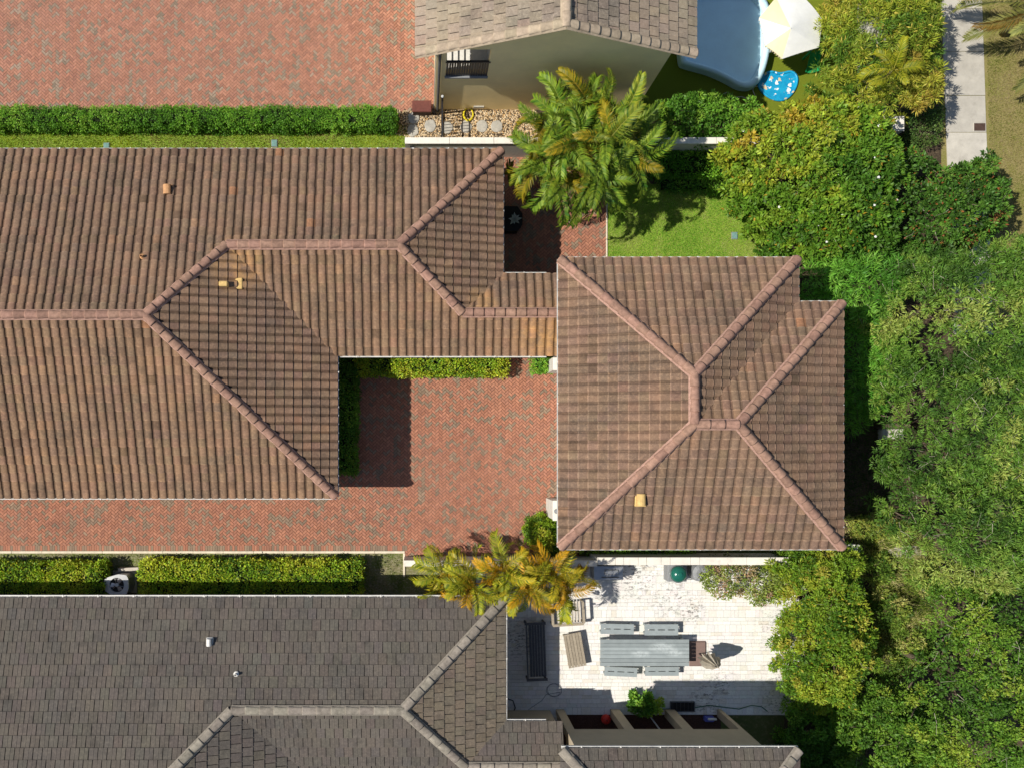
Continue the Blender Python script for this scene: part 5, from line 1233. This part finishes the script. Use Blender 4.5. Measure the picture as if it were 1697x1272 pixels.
# ------------------------------------------------------------------ trees and big bushes on the right
YG = [(.09, .17, .02, 2), (.17, .23, .025, 3), (.25, .29, .03, 3), (.31, .31, .04, 1.5), (.33, .26, .05, .4)]
tree('feathery_bush', 'big yellow green feathery bush beside the sidewalk at the top right', 'bush', [(1378, 40), (1395, -30), (1550, -40), (1566, 40), (1560, 110), (1552, 165), (1520, 180), (1492, 165), (1465, 180), (1440, 165), (1412, 140), (1385, 115)], 3.4, 2.2, .27, 140, .2, 6.5, YG, 51, rough=.4, r0=.07, skirt=.1, tip=(.75, .62, .12, .05))
MIX = [(.05, .12, .012, 2.4), (.085, .175, .015, 3.2), (.14, .23, .02, 3), (.23, .28, .025, 2), (.30, .24, .025, .3)]
tree('tipped_bush', 'large green bush with orange and yellow leaf tips and a few white flowers', 'bush', [(1222, 215), (1250, 180), (1300, 168), (1345, 160), (1400, 155), (1455, 165), (1490, 190), (1505, 240), (1500, 300), (1508, 350), (1490, 405), (1440, 420), (1385, 420), (1345, 408), (1318, 392), (1290, 362), (1248, 330), (1240, 285), (1218, 250)], 4.0, 2.2, .26, 105, .165, 2.3, MIX, 52, rough=.5, r0=.1, tip=(.44, .30, .03, .02), flowers=26, twigs=25, skirt=.2, bias=(-.22, .3))
RTIP = [(.035, .085, .012, 3), (.055, .13, .016, 3), (.09, .18, .025, 2), (.2, .10, .035, .6)]
tree('red_tipped_bush', 'dark green bush with reddish leaf tips covering the end of the sidewalk', 'bush', [(1498, 262), (1520, 240), (1560, 252), (1585, 275), (1612, 272), (1640, 248), (1655, 255), (1648, 285), (1682, 300), (1672, 330), (1690, 360), (1650, 385), (1610, 410), (1560, 425), (1510, 415), (1495, 360)], 3.6, 2.0, .27, 105, .14, 2.3, RTIP, 53, rough=.5, r0=.09, tip=(.34, .12, .04, .03), gaps=.55, twigs=25)
OLE = [(.06, .17, .018, 3), (.10, .25, .025, 3), (.15, .32, .04, 2)]
tree('narrow_leaf_shrub', 'bright green narrow leaved shrub above the right corner of the square roof', 'shrub', [(1345, 440), (1380, 418), (1430, 412), (1480, 418), (1505, 450), (1490, 500), (1455, 530), (1425, 530), (1395, 505), (1350, 490)], 3.4, 2.2, .3, 105, .23, 8.0, OLE, 54, rough=.35, skirt=.15, r0=.06, twigs=12)
tree('narrow_leaf_shrub', 'taller narrow leaved green shrub right of the square roof in the middle', 'shrub', [(1412, 545), (1440, 520), (1480, 530), (1500, 580), (1490, 640), (1465, 680), (1435, 705), (1412, 660), (1404, 600)], 3.2, 2.0, .3, 105, .23, 8.0, OLE, 55, rough=.35, skirt=.15, r0=.06)
FINE = [(.042, .095, .015, 1.6), (.07, .142, .02, 3), (.10, .19, .026, 3), (.145, .23, .036, 2.3), (.23, .285, .06, 1.0)]
big = [
 ('wide fine leaved tree at the right edge just below the red tipped bush', [(1500, 470), (1520, 425), (1580, 400), (1635, 410), (1660, 395), (1740, 380), (1760, 560), (1700, 640), (1600, 620), (1520, 600), (1485, 560), (1480, 510)], 5.8, 2.8, 61),
 ('wide fine leaved tree at the right edge level with the square roof', [(1508, 690), (1490, 640), (1505, 590), (1560, 600), (1640, 610), (1760, 580), (1760, 800), (1660, 830), (1560, 815), (1512, 790), (1506, 745)], 6.4, 3.0, 62),
 ('fine leaved tree at the right edge below the beige stone block', [(1512, 800), (1522, 770), (1580, 795), (1680, 800), (1760, 780), (1760, 990), (1660, 1000), (1590, 985), (1535, 940), (1528, 880), (1512, 840)], 6.0, 2.8, 63)]
for lb, pl, zt2, ze2, sd in big:
    tree('spreading_tree', lb, 'tree', pl, zt2, ze2, .25, 105, .15, 4.2, FINE, sd, 'spreading trees on the right', rough=.75, r0=.13, twigs=90, gaps=.8, under=.6, skirt=0)
DFINE = [(.05, .115, .014, 3), (.08, .165, .018, 3), (.12, .21, .022, 2), (.19, .26, .03, .9)]
tree('spreading_tree', 'darker green spreading tree in the lower right corner', 'tree', [(1560, 1000), (1600, 970), (1680, 980), (1770, 975), (1770, 1310), (1600, 1310), (1500, 1300), (1495, 1210), (1550, 1150), (1570, 1080)], 5.8, 3.4, .26, 100, .115, 2.2, DFINE, 64, 'spreading trees on the right', rough=.6, r0=.13, twigs=60, gaps=.7, under=.6, skirt=0)
tree('spreading_tree', 'low dark green tree at the bottom edge left of the corner tree', 'tree', [(1440, 1190), (1480, 1160), (1530, 1150), (1560, 1190), (1560, 1310), (1400, 1310), (1400, 1230)], 3.6, 2.2, .28, 110, .115, 2.2, DFINE, 65, 'spreading trees on the right', rough=.5, r0=.09, twigs=20)
PB = [(.06, .13, .012, 1.5), (.10, .18, .015, 3), (.15, .235, .02, 3), (.22, .28, .025, 2.2), (.28, .28, .04, .7)]
tree('patio_bush', 'tall bright yellow green bush along the right edge of the white patio', 'bush', [(1316, 975), (1340, 935), (1390, 925), (1432, 960), (1440, 1010), (1455, 1060), (1452, 1100), (1432, 1130), (1420, 1170), (1390, 1190), (1350, 1175), (1322, 1150), (1316, 1080)], 3.2, 2.0, .26, 120, .12, 2.4, PB, 66, rough=.4, under=1.0, r0=.08, tip=(.42, .36, .03, .04), twigs=8)
tree('patio_bush', 'spiky yellow green bush over the wall end below the square roof corner', 'bush', [(1296, 945), (1320, 925), (1352, 915), (1392, 912), (1440, 915), (1430, 945), (1400, 955), (1350, 960), (1310, 965)], 2.9, 2.0, .24, 110, .13, 3.2, PB, 67, rough=.35, r0=.05)
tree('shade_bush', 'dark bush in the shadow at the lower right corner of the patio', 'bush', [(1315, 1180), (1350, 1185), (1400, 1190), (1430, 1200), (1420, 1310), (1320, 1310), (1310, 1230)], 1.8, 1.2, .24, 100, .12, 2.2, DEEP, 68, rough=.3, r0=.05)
tree('corner_shrub', 'small sunlit shrub between the square house shadow and the wall end', 'shrub', [(1412, 862), (1450, 858), (1485, 858), (1490, 885), (1450, 892), (1415, 890)], .7, .4, .17, 55, .09, 2.6, [(.14, .2, .03, 2), (.24, .27, .05, 2), (.32, .28, .12, 1)], 69, rough=.1, r0=.02)
tree('sidewalk_shrub', 'low dark green shrub between the feathery bush and the sidewalk', 'shrub', [(1510, 175), (1545, 165), (1562, 175), (1560, 230), (1535, 245), (1508, 235), (1500, 205)], .9, .5, .2, 80, .075, 2.2, [(.05, .10, .02, 3), (.08, .13, .03, 2)], 70, rough=.15, r0=.03)

# ------------------------------------------------------------------ palms
def frond_mesh(name, L, lw, nlf, bend, lift, droop, seed, cols, wid=.05):
    """feather frond along +X from the origin"""
    r = np.random.default_rng(seed); V = []; K = []; ns = 14
    pts = []; p = np.zeros(3); th = lift; ds = L / ns; yaw = 0.; yb = r.normal() * .05
    for i in range(ns + 1):
        pts.append(p.copy()); s = i / ns
        p = p + ds * np.array([math.cos(th) * math.cos(yaw), math.cos(th) * math.sin(yaw), math.sin(th)]); th -= bend / ns * (.5 + 1.1 * s); yaw += yb
    pts = np.array(pts)
    def at(s):
        f = min(s * ns, ns - 1e-6); i = int(f); return pts[i] + (pts[i + 1] - pts[i]) * (f - i), unit(pts[i + 1] - pts[i])
    a, b = np.array(cols[0]), np.array(cols[1])
    for i in range(ns):                                     # rachis
        w = .022 * (1 - .8 * i / ns); q0, q1 = pts[i], pts[i + 1]; sd = np.array([0, w, 0]); up = np.array([0, 0, w * .5])
        for u, v in ((sd, up), (up, -sd)): V += [q0 + u, q0 + v, q1 + v, q1 + u]; K += [np.array(cols[2])] * 4
    for i in range(nlf):
        s = .12 + .88 * (i + .5) / nlf; q, d = at(s); ll = lw * (math.sin(math.pi * min(1, .16 + .80 * s)) ** .55) * r.uniform(.88, 1.08)
        side0 = unit(np.cross(np.array([0, 0, 1.]), d)); up0 = np.cross(d, side0)
        for sg in (-1, 1):
            fw = .45 + .55 * s + r.normal() * .06; el = .95 + r.normal() * .12 - .35 * s
            dr = unit(d * fw + side0 * sg * 1. + up0 * el); m = q + dr * ll * .5
            dr2 = unit(dr + np.array([0, 0, -1.]) * droop * r.uniform(.7, 1.3) + d * .15); tp = m + dr2 * ll * .55
            wv = unit(np.cross(dr, up0)) * wid * .5 * r.uniform(.8, 1.1)
            c = a + (b - a) * np.clip(r.normal() * .25 + .35 + .25 * s, 0, 1); c2 = c * (1.08, 1.0, .85)
            V += [q - wv * .6, q + wv * .6, m + wv, m - wv]; K += [c] * 4
            V += [m - wv, m + wv, tp + wv * .18, tp - wv * .18]; K += [c2] * 4
    me = np_mesh(name, np.array(V), 4, np.clip(np.array(K), .005, .9)); me.materials.append(MAT['frond_leaf']); return me
GRN = ((.038, .115, .011), (.25, .33, .028), (.28, .31, .07))
YEL = ((.08, .15, .010), (.44, .40, .022), (.42, .36, .06))
DAT = ((.17, .19, .05), (.29, .29, .10), (.26, .22, .10))
FM = {'green': [frond_mesh('frond', 2.35, .47, 42, 1.9 + .3 * i, .8 - .1 * i, .7 + .15 * i, 200 + i, GRN, .05) for i in range(5)],
      'yellow': [frond_mesh('frond', 1.8, .43, 36, 1.6 + .3 * i, .8 - .1 * i, .6 + .12 * i, 230 + i, YEL, .038) for i in range(5)],
      'date': [frond_mesh('frond', 2.5, .42, 56, 1.15 + .15 * i, .55 - .08 * i, .25, 260 + i, DAT, .032) for i in range(4)]}
def palm(label, cx, cy, z, kind, n, seed, scale=1., group=None, brown=.15, stem=.07, lean=(0, 0), rings=2):
    r = np.random.default_rng(seed); c = P(cx, cy, z); base = Vector((c.x + lean[0], c.y + lean[1], 0))
    t = thing('palm_tree', tuple(base), label, 'palm tree', group)
    MB().tube([base - Vector((0, 0, .03)), base.lerp(c, .5) + Vector((lean[0] * .1, lean[1] * .1, 0)), c + Vector((0, 0, .05))], stem * 1.25, 9, stem * .8).build('trunk', 'palm_stem', t, True)
    off = r.uniform(0, 6.28)
    for i in range(n):
        ring = i / max(1, n - 1)                          # 0 = upright spear, 1 = lowest
        me = FM[kind][min(len(FM[kind]) - 1, int(ring * len(FM[kind])))]
        an = off + i * 2.399 + r.normal() * .15; pitch = .55 * (1 - ring) - .25 * ring + r.normal() * .12; s = scale * r.uniform(.82, 1.12) * (.8 + .25 * ring)
        M = Matrix.Translation(c + Vector((0, 0, .12 * (1 - ring)))) @ Matrix.Rotation(an, 4, 'Z') @ Matrix.Rotation(-pitch, 4, 'Y') @ Matrix.Rotation(r.normal() * .5, 4, 'X') @ Matrix.Diagonal((s, s, s, 1))
        o = bpy.data.objects.new('frond', me); COL.objects.link(o); o.parent = t; o.matrix_parent_inverse = Matrix.Translation(-base); o.matrix_basis = M
        f = r.uniform(.75, 1.2); q = r.random()
        if q < brown: o.color = (f * 1.35, f * .78, f * .5, 1)
        elif q < brown + .25: o.color = (f * 1.3, f * 1.1, f * 1.2, 1)
        else: o.color = (f, f * 1.05, f, 1)
    return t
GP = 'palms in the tall clump above the lawn'
top = [(922, 205, 'upper left', 3.8), (975, 185, 'topmost', 4.3), (1022, 200, 'upper right', 4.2), (905, 258, 'far left', 3.7), (955, 240, 'central left', 4.9), (1005, 238, 'central right', 5.0),
       (1042, 255, 'far right', 4.2), (930, 290, 'lower left', 4.0), (990, 292, 'lower right', 4.3)]
for i, (x, y, w_, z) in enumerate(top):
    palm(f'green palm forming the {w_} crown of the tall clump above the lawn', x, y, z, 'green', 15, 300 + i, 1.0, GP, .16, .06, (random.uniform(-.2, .2), random.uniform(-.2, .2)))
GY = 'yellow palms beside the patio wall'
low = [(732, 950, 'leftmost', 2.6, 9), (785, 965, 'second from left', 3.0, 10), (836, 940, 'upper middle', 3.0, 10), (870, 968, 'middle', 3.1, 10), (918, 948, 'upper right', 2.9, 9), (935, 975, 'rightmost', 2.6, 9)]
for i, (x, y, w_, z, n) in enumerate(low):
    palm(f'yellow green palm, the {w_} of the row along the grey roof', x, y, z, 'yellow', n + 5, 340 + i, .95, GY, .22, .045, (0, 0))
palm('date palm at the top right corner throwing spiky shadow on the verge', 1738, 2, 2.6, 'date', 28, 380, 1.3, None, .05, .16)
palm('small yellow palm poking out below the feathery bush at the top right', 1478, 118, 3.5, 'yellow', 8, 381, .8, None, .1, .05)

for i, (cx, cy, rx, ry, lb) in enumerate(((1462, 945, 26, 22, 'low olive shrub in the bed just below the flat pale rock'), (1478, 1010, 28, 34, 'low green shrub between the patio bush and the grass tufts'), (1520, 1075, 30, 30, 'low pale green shrub at the lower end of the grass tufts'), (1545, 965, 24, 26, 'low yellow green shrub beside the grass tufts under the right hand tree'), (1475, 1100, 24, 26, 'small dark shrub right of the tall patio bush'))):
    pl = [(cx + rx * math.cos(q) * (1 + .15 * math.sin(3 * q + i)), cy + ry * math.sin(q)) for q in np.linspace(0, 6.28, 12)[:-1]]
    tree('bed_shrub', lb, 'shrub', pl, 1.0, .45, .2, 75, .12, 3.2, [(.06, .12, .015, 2), (.11, .18, .025, 2.5), (.19, .24, .04, 2), (.30, .30, .09, 1)], 90 + i, 'low shrubs in the right hand bed', rough=.15, r0=.025)
